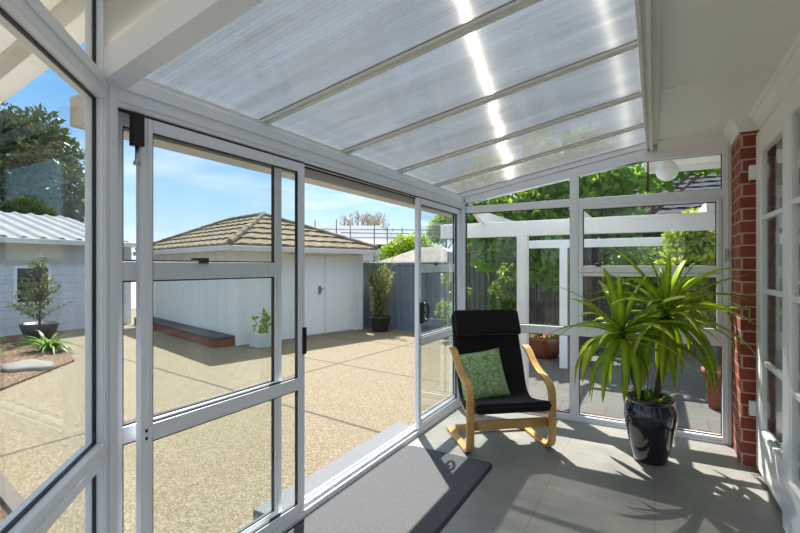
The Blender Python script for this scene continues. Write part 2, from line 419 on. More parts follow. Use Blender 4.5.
d3 = s_root('door_3', (XL+.02, 3.36, 0))       # sliding leaf pushed back, far
framed(d3, (XL, 3.355), UY, .90, .036, 1.975, [(.735, .80)], -.038, -.006, .05, .05)
b = MB(); yc = 3.42
pts = [(XL+.045+.03*math.sin(a)*0, yc+.05+.055*math.cos(a), 1.01+.075*math.sin(a)) for a in [R(q) for q in range(0, 361, 20)]]
b.tube(pts, .011, 8); b.obox((XL, 0), UY, yc-.045, yc+.01, -.055, -.036, .92, 1.10, .005); b.obox((XL, 0), UY, yc-.01, yc+.05, -.05, -.04, 1.0, 1.02, .002)
b.build('door_handle', M['black_plastic'], d3)
b = MB()
for z in (.755, .785): b.tube([(XL+.037, 3.38, z), (XL+.041, 3.38, z)], .007, 10)
b.build('screw', M['black_plastic'], d3)
d4 = s_root('door_4', (XL-.035, 3.45, 0))
framed(d4, (XL, 3.45), UY, .88, .04, 1.985, [(.735, .80), (1.345, 1.42)], .02, .05, .05, .045)
latch(d4, (XL, 3.45), UY, .36, .02, 1.425)

# --- near splayed corner: from the post towards the camera side
US = (math.sqrt(.5), -math.sqrt(.5)); PS = (XL+.015, YN-.012)
w1 = s_root('window_1', (PS[0], PS[1], 0))
f = MB(); LS = 1.16
for a0, a1 in ((0, .02), (LS-.05, LS)): f.obox(PS, US, a0, a1, -.03, .03, 0, 2.40, .004)
f.obox(PS, US, .02, LS-.05, -.035, .035, 0, .06, .004)
f.obox(PS, US, .02, LS-.05, -.035, .035, .70, .775, .004)
f.obox(PS, US, .02, LS-.05, -.04, .04, 1.995, 2.075, .004)
f.obox(PS, US, .02, LS-.05, .03, .042, .735, .743); f.obox(PS, US, .02, LS-.05, .036, .046, 2.03, 2.04)
f.obox(PS, US, .02, LS-.05, -.035, .035, 2.44, 2.50, .004)
f.build('frame', M['frame'], w1)
g = MB()
for a, b in ((.06, .70), (.775, 1.995), (2.075, 2.44)):
    MB().obox(PS, US, .017, LS-.045, -.002, .002, a-.004, b+.004).build('glass_pane', M['glass'], w1)
    for c0, c1, e0, e1 in ((.019, .025, a, b), (LS-.055, LS-.05, a, b), (.025, LS-.055, a, a+.006), (.025, LS-.055, b-.006, b)):
        g.obox(PS, US, c0, c1, -.006, .006, e0, e1)
g.build('gasket', M['gasket'], w1)

# rest of the near side, beside and behind the camera
Q = (PS[0]+US[0]*LS, PS[1]+US[1]*LS)
wn = s_root('window_2', (Q[0], Q[1], 0))
framed(wn, (Q[0], Q[1]), (0, -1), Q[1]+1.9, 0, 2.46, [(.70, .775), (1.995, 2.075)], -.035, .035, .05)
wb = s_root('window_5', (Q[0], -1.94, 0))  # unseen back glazing, added to let daylight in from behind
framed(wb, (Q[0]-.05, -1.94), (1, 0), 1.55, 0, 2.46, [(.70, .775), (1.995, 2.075)], -.035, .035, .05)
structure('wall_back', MB().box(Q[0]+1.45, 1.0, -1.98, -1.9, 0, 2.75), M['white_paint'])

# --- end glazing
PE = (XL, YE); UX = (1, 0)
XM0, XM1 = -.675, -.60; XR = .525
we = s_root('wall_end', (XL, YE, 0))
f = MB()
def rake(x): return 2.035+(x-XL)*.178
f.obox((0, YE), UX, XM0, XM1, -.038, .042, .03, 2.215, .004)
f.obox((0, YE), UX, XM0+.05, XM0+.057, -.042, -.03, .03, 2.2)
f.obox((0, YE), UX, XR-.06, XR, -.045, .04, 0, 2.36, .004); f.obox((0, YE), UX, XR-.03, XR-.022, -.052, -.04, 0, 2.34)
f.obox((0, YE), UX, XL+.03, XR-.05, -.04, .045, -.01, .05, .004); f.obox((0, YE), UX, XL+.03, XR-.05, -.052, -.03, -.01, .02)
f.obox((0, YE), UX, XL+.04, XR-.05, -.035, .04, 1.945, 2.015, .004)
f.obox((0, YE), UX, XL+.04, XR-.05, -.035, .04, .77, .845, .004)
f.obox((0, YE), UX, -.08, XR-.05, -.043, .047, 2.295, 2.36, .004)
y0, y1 = YE-.04, YE+.045
x0, x1 = XL+.0, -.05
f.add([(x0, y0, rake(x0)), (x1, y0, rake(x1)-.03), (x1, y1, rake(x1)-.03), (x0, y1, rake(x0)),
       (x0, y0, rake(x0)+.06), (x1, y0, rake(x1)+.06), (x1, y1, rake(x1)+.06), (x0, y1, rake(x0)+.06)],
      [(3, 2, 1, 0), (4, 5, 6, 7), (0, 1, 5, 4), (1, 2, 6, 5), (2, 3, 7, 6), (3, 0, 4, 7)])
f.build('frame', M['frame'], we)
MB().box(-.06, XR+.02, YE-.03, YE+.03, 2.36, 2.47).build('head_panel', M['white_paint'], we)
# panes
def pane(root, x0, x1, z0, z1, z2=None):
    z2 = z1 if z2 is None else z2; y0, y1 = YE-.002, YE+.002
    MB().add([(x0, y0, z0), (x1, y0, z0), (x1, y0, z2), (x0, y0, z1), (x0, y1, z0), (x1, y1, z0), (x1, y1, z2), (x0, y1, z1)],
             [(0, 1, 2, 3), (7, 6, 5, 4), (0, 4, 5, 1), (1, 5, 6, 2), (2, 6, 7, 3), (3, 7, 4, 0)]).build('glass_pane', M['glass'], root)
    g = MB(); e = .006
    g.box(x0, x0+e, YE-.01, YE+.01, z0, z1); g.box(x1-e, x1, YE-.01, YE+.01, z0, z2); g.box(x0, x1, YE-.01, YE+.01, z0, z0+e)
    g.tube([(x0, YE, z1-.003), (x1, YE, z2-.003)], .005, 4, False)
    g.build('gasket', M['gasket'], root)
pane(we, XL+.06, XM0, 2.015, rake(XL+.06), rake(XM0))
pane(we, XM1, -.05, 2.015, rake(XM1), 2.30)
pane(we, -.05, XR-.06, 2.015, 2.30)
pane(we, XL+.06, XM0, .845, 1.945); pane(we, XL+.06, XM0, .05, .77); pane(we, XM1, XR-.06, .05, .77)
b = MB(); b.tube([(XR-.03, YE-.045, 1.50), (XR-.03, YE-.075, 1.50)], .012, 10); b.obox((0, YE), UX, XR-.045, XR-.015, -.05, -.044, 1.44, 1.54, .002); b.obox((0, YE), UX, XR-.036, XR-.024, -.085, -.07, 1.47, 1.53, .002)
b.build('catch', M['steel'], we)
for k, (a, b_) in enumerate(((.845, 1.345), (1.345, 1.945))):
    w = s_root('window_%d' % (3+k), (XM1, YE, a))
    framed(w, (XM1+.004, YE), UX, XR-.06-XM1-.008, a+.002, b_-.002, [], -.05, .0, .035, .03, .06)
    latch(w, (XM1, YE), UX, .17, -.05, a+.065); latch(w, (XM1, YE), UX, .82, -.05, a+.065)

# --- roof
rf = s_root('polycarbonate_roof', (XL, YE, 2.1))
bars = [YN+.02, 1.68, 2.38, 3.09, 3.78, YE]
XB = -.06
for i in range(5):
    a, b_ = bars[i]+.0, bars[i+1]-.0
    v = []
    for dz in (0, .008):
        v += [(XL-.12, a, roofz(XL-.12)+.045+dz), (XB+.05, a, roofz(XB+.05)+.045+dz), (XB+.05, b_, roofz(XB+.05)+.045+dz), (XL-.12, b_, roofz(XL-.12)+.045+dz)]
    MB().add(v, [(3, 2, 1, 0), (4, 5, 6, 7), (0, 1, 5, 4), (1, 2, 6, 5), (2, 3, 7, 6), (3, 0, 4, 7)]).build('roof_sheet', M['poly'], rf)
def slope_bar(mb, y, w, d0, d1, x0=XL-.1, x1=XB+.02):
    v = [(x, yy, roofz(x)+d) for d in (d0, d1) for x, yy in ((x0, y-w/2), (x1, y-w/2), (x1, y+w/2), (x0, y+w/2))]
    mb.add(v, [(3, 2, 1, 0), (4, 5, 6, 7), (0, 1, 5, 4), (1, 2, 6, 5), (2, 3, 7, 6), (3, 0, 4, 7)])
for y in bars[1:-1]:
    m = MB(); slope_bar(m, y, .05, .032, .044); slope_bar(m, y, .016, .026, .034); slope_bar(m, y, .045, .053, .06); m.build('glazing_bar', M['frame_dull'], rf)
m = MB(); slope_bar(m, YE-.005, .08, .0, .044); slope_bar(m, YE, .09, .053, .07); m.build('glazing_bar', M['frame'], rf)
m = MB(); slope_bar(m, YN+.03, .07, -.05, .065); slope_bar(m, YN+.03, .085, -.055, -.045); m.build('rafter', M['frame'], rf)
m = MB(); m.box(XL-.02, XL+.02, YN, YE, 2.10, 2.135); m.build('wall_plate', M['frame_dull'], rf)
# beam between sheets and soffit
bm_ = MB(); bm_.box(XB, -.012, -1.9, YE+.03, 2.385, 2.56, .004); bm_.box(XB-.004, XB+.012, -1.9, YE+.02, 2.372, 2.392, .002); bm_.box(-.03, -.014, -1.9, YE+.02, 2.375, 2.392, .002)
structure('trim_2', bm_, M['frame_dull'])
# near roof over the splayed corner, reaching past it outside
def nz(x): return 2.34+.15*(x-XL)
m = MB(); v = [(x, y, nz(x)+d) for d in (0.05, .075) for x, y in ((-3.6, -2.0), (XB+.05, -2.0), (XB+.05, 1.0), (-3.6, 1.0))]
nr = s_root('porch_roof', (-3.6, 1.0, nz(-3.6)))
m.add(v, [(3, 2, 1, 0), (4, 5, 6, 7), (0, 1, 5, 4), (1, 2, 6, 5), (2, 3, 7, 6), (3, 0, 4, 7)]); m.build('roof_sheet', M['opal'], nr)
for y in (.86, .2, -.5):
    m = MB(); w = .03
    v = [(x, yy, nz(x)+d) for d in (.025, .05) for x, yy in ((-3.6, y-w), (XB, y-w), (XB, y+w), (-3.6, y+w))]
    m.add(v, [(3, 2, 1, 0), (4, 5, 6, 7), (0, 1, 5, 4), (1, 2, 6, 5), (2, 3, 7, 6), (3, 0, 4, 7)]); m.build('batten', M['cream_metal'], nr)
m = MB(); v = [(x, y, z) for y in (YN+.0, YN+.012) for x, z in ((XL, roofz(XL)+.06), (XB, roofz(XB)+.06), (XB, nz(XB)+.05), (XL, nz(XL)+.05))]
m.add(v, [(3, 2, 1, 0), (4, 5, 6, 7), (0, 1, 5, 4), (1, 2, 6, 5), (2, 3, 7, 6), (3, 0, 4, 7)]); m.build('infill_sheet', M['opal'], nr)
m = MB(); m.box(-3.6, -3.5, -2, 1.0, GZ+1.9, nz(-3.6)+.07) if False else m.box(-3.62, -3.55, -2.0, 1.0, nz(-3.6)-.02, nz(-3.6)+.07); m.build('fascia', M['cream_metal'], nr)
# gutter outside the left glazing
gt = s_root('trim_3', (XL-.16, YN, 2.0))
m = MB(); x0 = XL-.27
for a, b_, z0, z1 in ((x0, x0+.012, 1.955, 2.07), (x0, x0+.13, 1.955, 1.967), (x0+.118, x0+.13, 1.955, 2.07)): m.box(a, b_, YN+.04, YE+.3, z0, z1, .002)
m.box(x0, x0+.13, YN+.034, YN+.04, 1.955, 2.07); m.box(x0-.008, x0+.004, YN+.04, YE+.3, 2.055, 2.075)
m.build('gutter', M['cream_metal'], gt)
m = MB(); m.box(XL-.14, XL-.06, YN+.05, YE+.2, 1.93, 2.09); m.build('fascia', M['cream_metal'], gt)

# --- soffit, house wall, pier
so = s_root('ceiling', (0, 0, 2.45))
MB().box(-.012, .80, -1.9, YE+.03, 2.45, 2.50).build('soffit_board', M['soffit'], so)
MB().box(.0, XH+.02, 3.085, 3.115, 2.442, 2.452, .003).build('cover_batten', M['white_paint'], so)
MB().box(.0, XH+.02, .685, .715, 2.442, 2.452, .003).build('cover_batten', M['white_paint'], so)
MB().box(-.014, .022, -1.9, YE, 2.425, 2.452, .004).build('edge_strip', M['white_paint'], so)
# cornice following wall and pier
def cornice(mb, pts):
    """pts: plan polyline on the wall face, room on its left"""
    prof = [(0, 2.345), (.012, 2.345), (.014, 2.375), (.03, 2.39), (.045, 2.42), (.062, 2.428), (.066, 2.452), (0, 2.452)]
    rings = []
    for i, p in enumerate(pts):
        p = Vector(p)
        d0 = (p-Vector(pts[i-1])).normalized() if i > 0 else None
        d1 = (Vector(pts[i+1])-p).normalized() if i < len(pts)-1 else None
        d0 = d0 or d1; d1 = d1 or d0
        n0 = Vector((-d0.y, d0.x)); n1 = Vector((-d1.y, d1.x)); m = (n0+n1).normalized(); k = 1/max(.3, m.dot(n0))
        rings.append([(p.x+m.x*k*o, p.y+m.y*k*o, z) for o, z in prof])
    mb.loft(rings, True, False)
PX = .527; PY = 3.95
m = MB(); cornice(m, [(XH+.012, -1.9), (XH+.012, PY), (PX, PY), (PX, YE-.035), (.02, YE-.035)])
structure('trim_4', m, M['white_paint'])
structure('wall_right', MB().box(PX, .80, PY, YE+.1, 0, 2.45), M['brick'])
wr = MB(); wr.box(XH+.012, .80, -1.9, PY, 2.31, 2.46); wr.box(XH+.012, .80, -1.9, 2.05, 0, 2.31); wr.box(.86, .95, -1.9, YE+.1, 0, 2.5)  # last box: unseen wall added behind the curtain to keep sky light out
structure('wall_house', wr, M['white_paint'])

# french doors, u along -Y from the pier so that the left normal faces +X ; room side is negative n
def french(name, P, u, W, z1, glass_side):
    d = s_root(name, (P[0], P[1], 0))
    t0, t1 = 0, .04
    f = MB(); sl, sr = glass_side
    rows = [(.31, .755), (.785, 1.225), (1.255, 1.705), (1.735, 2.16)]
    f.obox(P, u, 0, sl, t0, t1, .03, z1, .003); f.obox(P, u, W-sr, W, t0, t1, .03, z1, .003)
    f.obox(P, u, sl, W-sr, t0, t1, .03, .31, .003); f.obox(P, u, sl, W-sr, t0, t1, 2.16, z1, .003)
    f.build('door_frame', M['white_paint'], d)
    m = MB()
    for z in (.77, 1.24, 1.72): m.obox(P, u, sl, W-sr, t0+.004, t1-.004, z-.015, z+.015, .004)
    e = .018
    m.obox(P, u, sl, sl+e, t0+.006, t1-.006, .31, 2.16); m.obox(P, u, W-sr-e, W-sr, t0+.006, t1-.006, .31, 2.16)
    m.obox(P, u, sl, W-sr, t0-.006, t0+.02, .30, .322, .003)
    m.build('glazing_bars', M['white_paint'], d)
    for a, b_ in rows: MB().obox(P, u, sl+.01, W-sr-.01, .018, .022, a, b_).build('glass_pane', M['glass'], d)
    return d
fd = french('door_5', (XH-.012, PY-.03), (.02, -.9998), .88, 2.30, (.13, .10))
for z in (2.05, .42):
    m = MB(); m.box(XH-.05, XH-.01, PY-.045, PY-.005, z-.05, z+.05, .004); m.build('hinge', M['white_paint'], fd)
    m = MB(); m.tube([(XH-.045, PY-.02, z-.055), (XH-.045, PY-.02, z-.075)], .008, 8); m.build('hinge_pin', M['brass'], fd)
fd2 = french('door_6', (XH-.035, 3.06), (.03, -.9995), .88, 2.30, (.12, .12))
m = MB(); m.box(XH+.0, XH+.18, PY-.03, PY+.0, 0, 2.33); m.box(XH+.02, XH+.14, 2.05, PY-.03, 2.30, 2.34); m.box(XH+.05, XH+.14, 2.05, PY-.03, -.0, .03)
structure('trim_5', m, M['white_paint'])
# curtain behind the doors
cu = MB(); N = 150; rings = []
for i in range(N+1):
    y = 2.1+(3.93-2.1)*i/N; x = .705+.018*math.sin(y*62)+.008*math.sin(y*23+1)
    rings.append([(x, y, .04), (x, y, 2.28), (x+.003, y, 2.28), (x+.003, y, .04)])
cu.loft(rings, True, True)
tag(cu.build('curtain', M['curtain']), 'pale net curtain hanging in folds behind the french door glass', 'curtain')

# ------------------------------------------------------------------ mat
m = MB(); x0, x1, y0, y1, r = -1.692, -.985, 1.55, 3.12, .07
def rrect(x0, x1, y0, y1, r, z, n=6):
    out = []
    for cx, cy, a0 in ((x1-r, y1-r, 0), (x0+r, y1-r, 90), (x0+r, y0+r, 180), (x1-r, y0+r, 270)):
        for k in range(n+1):
            a = R(a0+90*k/n); out.append((cx+r*math.cos(a), cy+r*math.sin(a), z))
    return out
mt = empty('door_mat', (-1.32, 2.33, 0), label='charcoal ribbed door mat with rounded corners on the grey floor by the sliding doors', cat='mat')
m = MB(); m.loft([rrect(x0, x1, y0, y1, r, .0005), rrect(x0, x1, y0, y1, r, .004), rrect(x0+.006, x1-.006, y0+.006, y1-.006, r-.006, .006)], True, False)
m.build('rubber_backing', M['mat_edge'], mt)
m = MB(); m.loft([rrect(x0+.018, x1-.018, y0+.018, y1-.018, r-.018, .004), rrect(x0+.02, x1-.02, y0+.02, y1-.02, r-.02, .0095)], True, False)
m.build('ribbed_pile', M['mat'], mt)

# ------------------------------------------------------------------ armchair
CA = Vector((-.937, 3.357, 0)); CU = Vector((.78, .628, 0)).normalized(); CF = Vector((CU.y, -CU.x, 0))   # CF points to the front
def cp(s, u, z): return CA+CF*s+CU*u+Vector((0, 0, z))
def smooth_path(ctrl, n=8):
    """Catmull-Rom through 2D points"""
    out = []
    P = [ctrl[0]]+list(ctrl)+[ctrl[-1]]
    for i in range(1, len(P)-2):
        for k in range(n):
            t_ = k/n; p0, p1, p2, p3 = P[i-1], P[i], P[i+1], P[i+2]
            out.append(tuple(.5*((2*p1[j])+(-p0[j]+p2[j])*t_+(2*p0[j]-5*p1[j]+4*p2[j]-p3[j])*t_**2+(-p0[j]+3*p1[j]-3*p2[j]+p3[j])*t_**3) for j in (0, 1)))
    out.append(tuple(ctrl[-1])); return out
def strap2(mb, path, u, w, t_, r=.004, seg=3, ws=None, ts=None):
    pts, nr = [], []
    for i, p in enumerate(path):
        a = path[max(0, i-1)]; b_ = path[min(len(path)-1, i+1)]
        dx, dz = b_[0]-a[0], b_[1]-a[1]; l = math.hypot(dx, dz) or 1
        nn = (-dz/l, dx/l); pts.append(cp(p[0], u, p[1])); nr.append(CF*nn[0]+Vector((0, 0, nn[1])))
    mb.strap(pts, nr, CU, w, t_, r, seg, True, ws, ts)
ch = empty('armchair', tuple(CA), math.atan2(CU.y, CU.x), 'black canvas armchair with curved pale birch cantilever frame on the tiled floor', 'chair')
side = smooth_path([(-.56, .018), (-.35, .014), (-.12, .014), (-.045, .026), (-.008, .065), (.0, .12), (.002, .25), (.002, .40), (-.01, .455), (-.045, .50), (-.11, .53), (-.20, .555), (-.29, .60), (-.36, .655), (-.42, .70), (-.47, .715)], 6)
for u in (-.318, .33):
    m = MB(); strap2(m, side, u, .058, .024, .004); m.build('side_frame', M['birch'], ch)
m = MB(); m.strap([cp(-.02, -.292, .215), cp(-.02, .304, .215)], [CF, CF], Vector((0, 0, 1)), .07, .02, .003); m.build('cross_rail', M['birch'], ch)
m = MB(); m.strap([cp(-.47, -.292, .045), cp(-.47, .304, .045)], [CF, CF], Vector((0, 0, 1)), .05, .02, .003); m.build('cross_rail', M['birch'], ch)
inner = smooth_path([(-.635, .97), (-.54, .72), (-.445, .45), (-.395, .32), (-.34, .265), (-.25, .245), (-.1, .27), (.04, .308)], 6)
for u in (-.25, .25):
    m = MB(); strap2(m, inner, u, .045, .022, .004); m.build('seat_rail', M['birch'], ch)
# cushion: back and seat one pad, with a head roll
cpath = smooth_path([(-.60, 1.0), (-.575, .92), (-.52, .76), (-.455, .60), (-.395, .43), (-.355, .36), (-.31, .325), (-.24, .308), (-.1, .325), (.03, .355), (.065, .358)], 8)
n = len(cpath)
ts = [.075]*n; ws = [.585]*n
for i in range(n):
    e = min(i, n-1-i)
    if e < 4: ts[i] = .035+.01*e; ws[i] = .56+.006*e
m = MB(); strap2(m, cpath, 0, .58, .075, .03, 5, ws, ts); m.build('seat_cushion', M['canvas'], ch)
hp = [(-.548, 1.018), (-.535, 1.0), (-.517, .955), (-.488, .89), (-.467, .845), (-.457, .822)]
hp = smooth_path(hp, 5); n = len(hp); ts = [.055*math.sin(math.pi*(i+1.2)/(n+1.4))**.4 for i in range(n)]
m = MB(); strap2(m, hp, 0, .575, .05, .022, 5, [.575-.02*(abs(i-n/2)/(n/2))**6 for i in range(n)], ts); m.build('head_pad', M['canvas'], ch)
for s_, z in ((.074, .36),):
    m = MB(); m.tube([cp(s_+.006, -.285, z+.012), cp(s_+.008, 0, z+.012), cp(s_+.006, .285, z+.012)], .006, 8); m.build('piping', M['canvas'], ch)

# green scatter cushion leaning on the back
pc = Vector((-.405, 0)); lean = math.atan2(.56, .22)
bd = (CF*(-.36)+Vector((0, 0, .93))).normalized(); bn = (CF*.93+Vector((0, 0, .36))).normalized()
cc = cp(-.325, -.11, .512); rot = R(7)
bu = CU*math.cos(rot)+bd*math.sin(rot); bv = bd*math.cos(rot)-CU*math.sin(rot)
m = MB(); N = 18; H = .20
grid = {}
for sgn in (1, -1):
    for i in range(N+1):
        for j in range(N+1):
            a = -1+2*i/N; b_ = -1+2*j/N
            if sgn == -1 and (i in (0, N) or j in (0, N)): grid[(-1, i, j)] = grid[(1, i, j)]; continue
            th = .058*((1-a**4)*(1-b_**4))**.55
            pin = 1-.05*(1-a*a)*(b_*b_)-.0; pin2 = 1-.05*(1-b_*b_)*(a*a)
            p = cc+bu*(a*H*pin2)+bv*(b_*H*pin)+bn*(th*sgn)
            grid[(sgn, i, j)] = len(m.v); m.v.append(p)
    for i in range(N):
        for j in range(N):
            m.face((grid[(sgn, i, j)], grid[(sgn, i+1, j)], grid[(sgn, i+1, j+1)], grid[(sgn, i, j+1)]), True)
cu_ = empty('throw_pillow', tuple(cc-Vector((0, 0, .19))), math.atan2(CU.y, CU.x), 'green square cushion with pale lace flower print resting on the black armchair', 'cushion')
m.build('cover', M['lace'], cu_)
m = MB(); loop = [grid[(1, i, 0)] for i in range(N)]+[grid[(1, N, j)] for j in range(N)]+[grid[(1, N-i, N)] for i in range(N)]+[grid[(1, 0, N-j)] for j in range(N)]

# ------------------------------------------------------------------ foliage helpers
def leaf_quad(mb, p, d, up, L, W):
    s_ = d.cross(up)
    if s_.length < 1e-4: s_ = d.cross(Vector((1, 0, .2)))
    s_.normalize(); nn = s_.cross(d).normalized()
    o = len(mb.v)
    mb.v += [p, p+d*L*.5+s_*W*.5-nn*W*.12, p+d*L-nn*L*.15, p+d*L*.5-s_*W*.5-nn*W*.12]
    mb.face((o, o+1, o+2)); mb.face((o, o+2, o+3))
def rv(rg): 
    while True:
        v = Vector((rg.uniform(-1, 1), rg.uniform(-1, 1), rg.uniform(-1, 1)))
        if .05 < v.length < 1: return v.normalized()
def leafcloud(mb, blobs, count, L, W, rg, droop=.2):
    tot = sum(b[1]**2 for b in blobs)
    for c, r in blobs:
        c = Vector(c)
        for _ in range(int(count*r*r/tot)):
            d = rv(rg); p = c+d*r*(1-.55*rg.random()**1.7)
            o = (d*.6+rv(rg)*.9+Vector((0, 0, -droop))).normalized(); k = rg.uniform(.7, 1.25)
            leaf_quad(mb, p, o, rv(rg), L*k, W*k)
def limbs(mb, p, d, L, r, depth, rg, spread=.6, seg=5, up=.1, tips=None, kids=(2, 3), shrink=.72):
    q = p+d*L; mid = p+d*L*.5+rv(rg)*L*.05
    mb.tube([p, mid, q], [r, r*.85, r*.7], seg)
    if depth == 0:
        if tips is not None: tips.append(q)
        return
    for _ in range(rg.choice(kids)):
        nd = (d+rv(rg)*spread+Vector((0, 0, up))).normalized()
        limbs(mb, q, nd, L*shrink*rg.uniform(.8, 1.15), r*.66, depth-1, rg, spread, seg, up, tips, kids, shrink)

# ------------------------------------------------------------------ yucca in a navy glazed pot
PP = Vector((-.03, 3.74, 0))
yu = empty('potted_yucca', tuple(PP), label='tall yucca with arching yellow-green leaves in a glossy navy pot by the end windows', cat='plant')
prof = [(.0, .002), (.105, .002), (.112, .012), (.122, .06), (.14, .14), (.160, .24), (.172, .32), (.170, .37), (.152, .415), (.146, .425), (.150, .432), (.158, .445), (.158, .458), (.148, .464), (.138, .458), (.134, .43), (.13, .405)]
MB().lathe(PP, prof[1:], 56).build('pot', M['glaze'], yu)
m = MB(); m.lathe(PP, [(.13, .40), (.133, .425), (.06, .432), (.01, .434)], 32); m.build('soil', M['mulch'], yu)
RI = Vector((math.cos(R(29.4)), math.sin(R(29.4)), 0))
crowns = [(PP+RI*(-.20)+Vector((0, 0, .95)), .60, 40, 5), (PP+RI*.12+Vector((0, 0, 1.10)), .66, 50, 9)]
for k, (cc_, L0, nl, sd) in enumerate(crowns):
    rg = random.Random(sd)
    base = PP+RI*(-.05 if k == 0 else .04)+Vector((0, 0, .42))
    m = MB(); m.tube([base, base.lerp(cc_, .5)+RI*(.02 if k else -.03), cc_-Vector((0, 0, .1)), cc_], [.022, .02, .018, .012], 10)
    m.build('cane', M['bark'], yu)
    m = MB()
    for i in range(nl):
        f = (i+.5)/nl; roll = rg.uniform(-.6, .6)
        az = i*2.399+rg.uniform(-.2, .2)
        el = R(80-125*f**.75+rg.uniform(-9, 9)); L = L0*rg.uniform(.8, 1.12)*(.8+.2*math.sin(math.pi*min(1, f*1.2)))
        W = rg.uniform(.046, .064); hd = Vector((math.cos(az), math.sin(az), 0))
        p = cc_+Vector((0, 0, -.10*f))+hd*.012; n_ = 12; a = el
        sag = rg.uniform(.45, 1.05)*(.4+1.0*f)*R(125)/n_
        rings = []; sidev = Vector((-hd.y, hd.x, 0))
        for q in range(n_+1):
            tt = q/n_
            w = W*(min(1, .45+tt*2.5))*(1-tt**3.6)**.9*.5+.0012
            d = hd*math.cos(a)+Vector((0, 0, math.sin(a))); nn = -hd*math.sin(a)+Vector((0, 0, math.cos(a)))
            fold = .28*w; sv = sidev*math.cos(roll)+nn*math.sin(roll); nn = nn*math.cos(roll)-sidev*math.sin(roll)
            rings.append([p-sv*w+nn*fold, p, p+sv*w+nn*fold, p+nn*(-.0015)])
            if p.z < .05: a = max(a, R(-10))
            p = p+d*(L/n_)
            if p.y > YE-.07: p.y = YE-.07
            if p.x > PX-.03 and p.y > PY-.05: p.x = PX-.03
            if p.x > .56: p.x = .56
            if a > R(-78): a -= sag*(.4+1.3*tt)
        m.loft(rings, True, True)
    m.build('leaf_rosette', M['leaf_yucca'], yu)
rg = random.Random(3); m = MB()
for i in range(46):
    az = rg.uniform(0, 6.28); r0 = rg.uniform(.01, .1)
    p = PP+Vector((math.cos(az)*r0, math.sin(az)*r0, .43)); d = Vector((math.cos(az)*.6, math.sin(az)*.6, rg.uniform(.3, 1))).normalized()
    leaf_quad(m, p, d, Vector((0, 0, 1)), rg.uniform(.06, .12), .022)
m.build('ground_cover', M['leaf_green'], yu)

# ------------------------------------------------------------------ ground outside
structure('patio', MB().box(-24, XL-.05, -14, 9.62, GZ-.2, GZ), M['aggregate'])
structure('garden_path', MB().box(XL-.05, 8, YE+.6, 9.62, GZ-.2, GZ-.005), M['paving'])
structure('yard_ground', MB().box(-70, 60, 9.62, 90, GZ-.3, GZ-.1), M['house_grey'])
structure('garden_strip', MB().box(XL-.05, 3, YE+.07, YE+.6, GZ-.2, GZ+.02), M['mulch'])
def slab(name, pts, z0, z1, mat):
    m = MB(); m.loft([[(x, y, z0) for x, y in pts], [(x, y, z1) for x, y in pts]], True, False); return structure(name, m, mat)
slab('garden_bed', [(-8.08, 3.74), (-6.9, 2.35), (-7.0, -2), (-12.1, -2), (-12.1, 4.7), (-10.4, 4.55)], GZ-.02, GZ+.03, M['mulch'])
slab('near_bed', [(-3.3, 1.2), (-3.3, -3), (-6, -3), (-6, 1.5), (-4.2, 1.33)], GZ-.02, GZ+.02, M['mulch'])
structure('kerb_strip', MB().obox((-3.22, 1.24), (-.99, .141), 0, 2.8, -.06, .03, GZ-.02, GZ+.035, .004).obox((-3.24, 1.27), (0, -1), 0, 4, -.05, .03, GZ-.02, GZ+.035, .004), M['kerb'])

# ------------------------------------------------------------------ tiled roofs
def tile_face(mb, A, B, C, D, row=.30, wave=.30, amp=.022, step=.035):
    """A-B eave, D-C ridge; overlapping rolled tiles"""
    A, B, C, D = map(Vector, (A, B, C, D))
    nrm = (B-A).cross(D-A).normalized()
    if nrm.z < 0: nrm = -nrm
    ev = (B-A).normalized()
    up = (D-A)-ev*((D-A).dot(ev)); H = up.length; rows = max(2, int(H/row))
    for i in range(rows):
        f0, f1 = i/rows, (i+1)/rows+.02
        l0, r0, l1, r1 = A.lerp(D, f0), B.lerp(C, f0), A.lerp(D, min(1, f1)), B.lerp(C, min(1, f1))
        ns = max(2, int((r0-l0).length/wave*6)); lo, hi, dn = [], [], []
        for j in range(ns+1):
            q = j/ns; a = l0.lerp(r0, q); b_ = l1.lerp(r1, q)
            ua = (a-A).dot(ev)/wave; ub = (b_-A).dot(ev)/wave
            wa = amp*abs(math.sin(math.pi*ua))**.7; wb = amp*abs(math.sin(math.pi*ub))**.7
            lo.append(a+nrm*(step+wa)); hi.append(b_+nrm*wb); dn.append(a+nrm*(-.01))
        mb.loft([dn, lo, hi], False, False, False)
def ridge_caps(mb, p, q, r=.10, n=None):
    p, q = Vector(p), Vector(q); L = (q-p).length; n = n or max(1, int(L/.36))
    for i in range(n):
        mb.tube([p.lerp(q, i/n), p.lerp(q, (i+1.08)/n)], [r*1.1, r*.9], 8, False)

# --- white shed with the tan hip roof
ax = Vector((-.967, .255, 0)); bx_ = Vector((.255, .967, 0)); SC = Vector((-7.0, 6.03, 0))
def sp(a, b_, z=0): return SC+ax*a+bx_*b_+Vector((0, 0, z))
sh = empty('shed', tuple(sp(0, 0, GZ)), label='white board garden shed with tan hipped tile roof across the patio', cat='shed')
UA = (ax.x, ax.y)      # left normal of this is -b
LA, LB, HZ = 5.05, 3.2, 1.74
PA = (SC.x, SC.y)
MB().obox(PA, UA, 0, LA, 0, -LB, GZ, HZ).build('wall', M['board_white'], sh)
m = MB()
for k in range(1, int(LA/.45)+1): m.obox(PA, UA, k*.45-.02, k*.45+.02, 0, .014, GZ+.05, HZ)
m.build('batten', M['board_white'], sh)
for q in ((0, .07, 0, .018), (-.018, 0, -.07, .018), (-.018, 0, -LB, -LB+.09)): MB().obox(PA, UA, *q, GZ, HZ).build('corner_board', M['board_white'], sh)
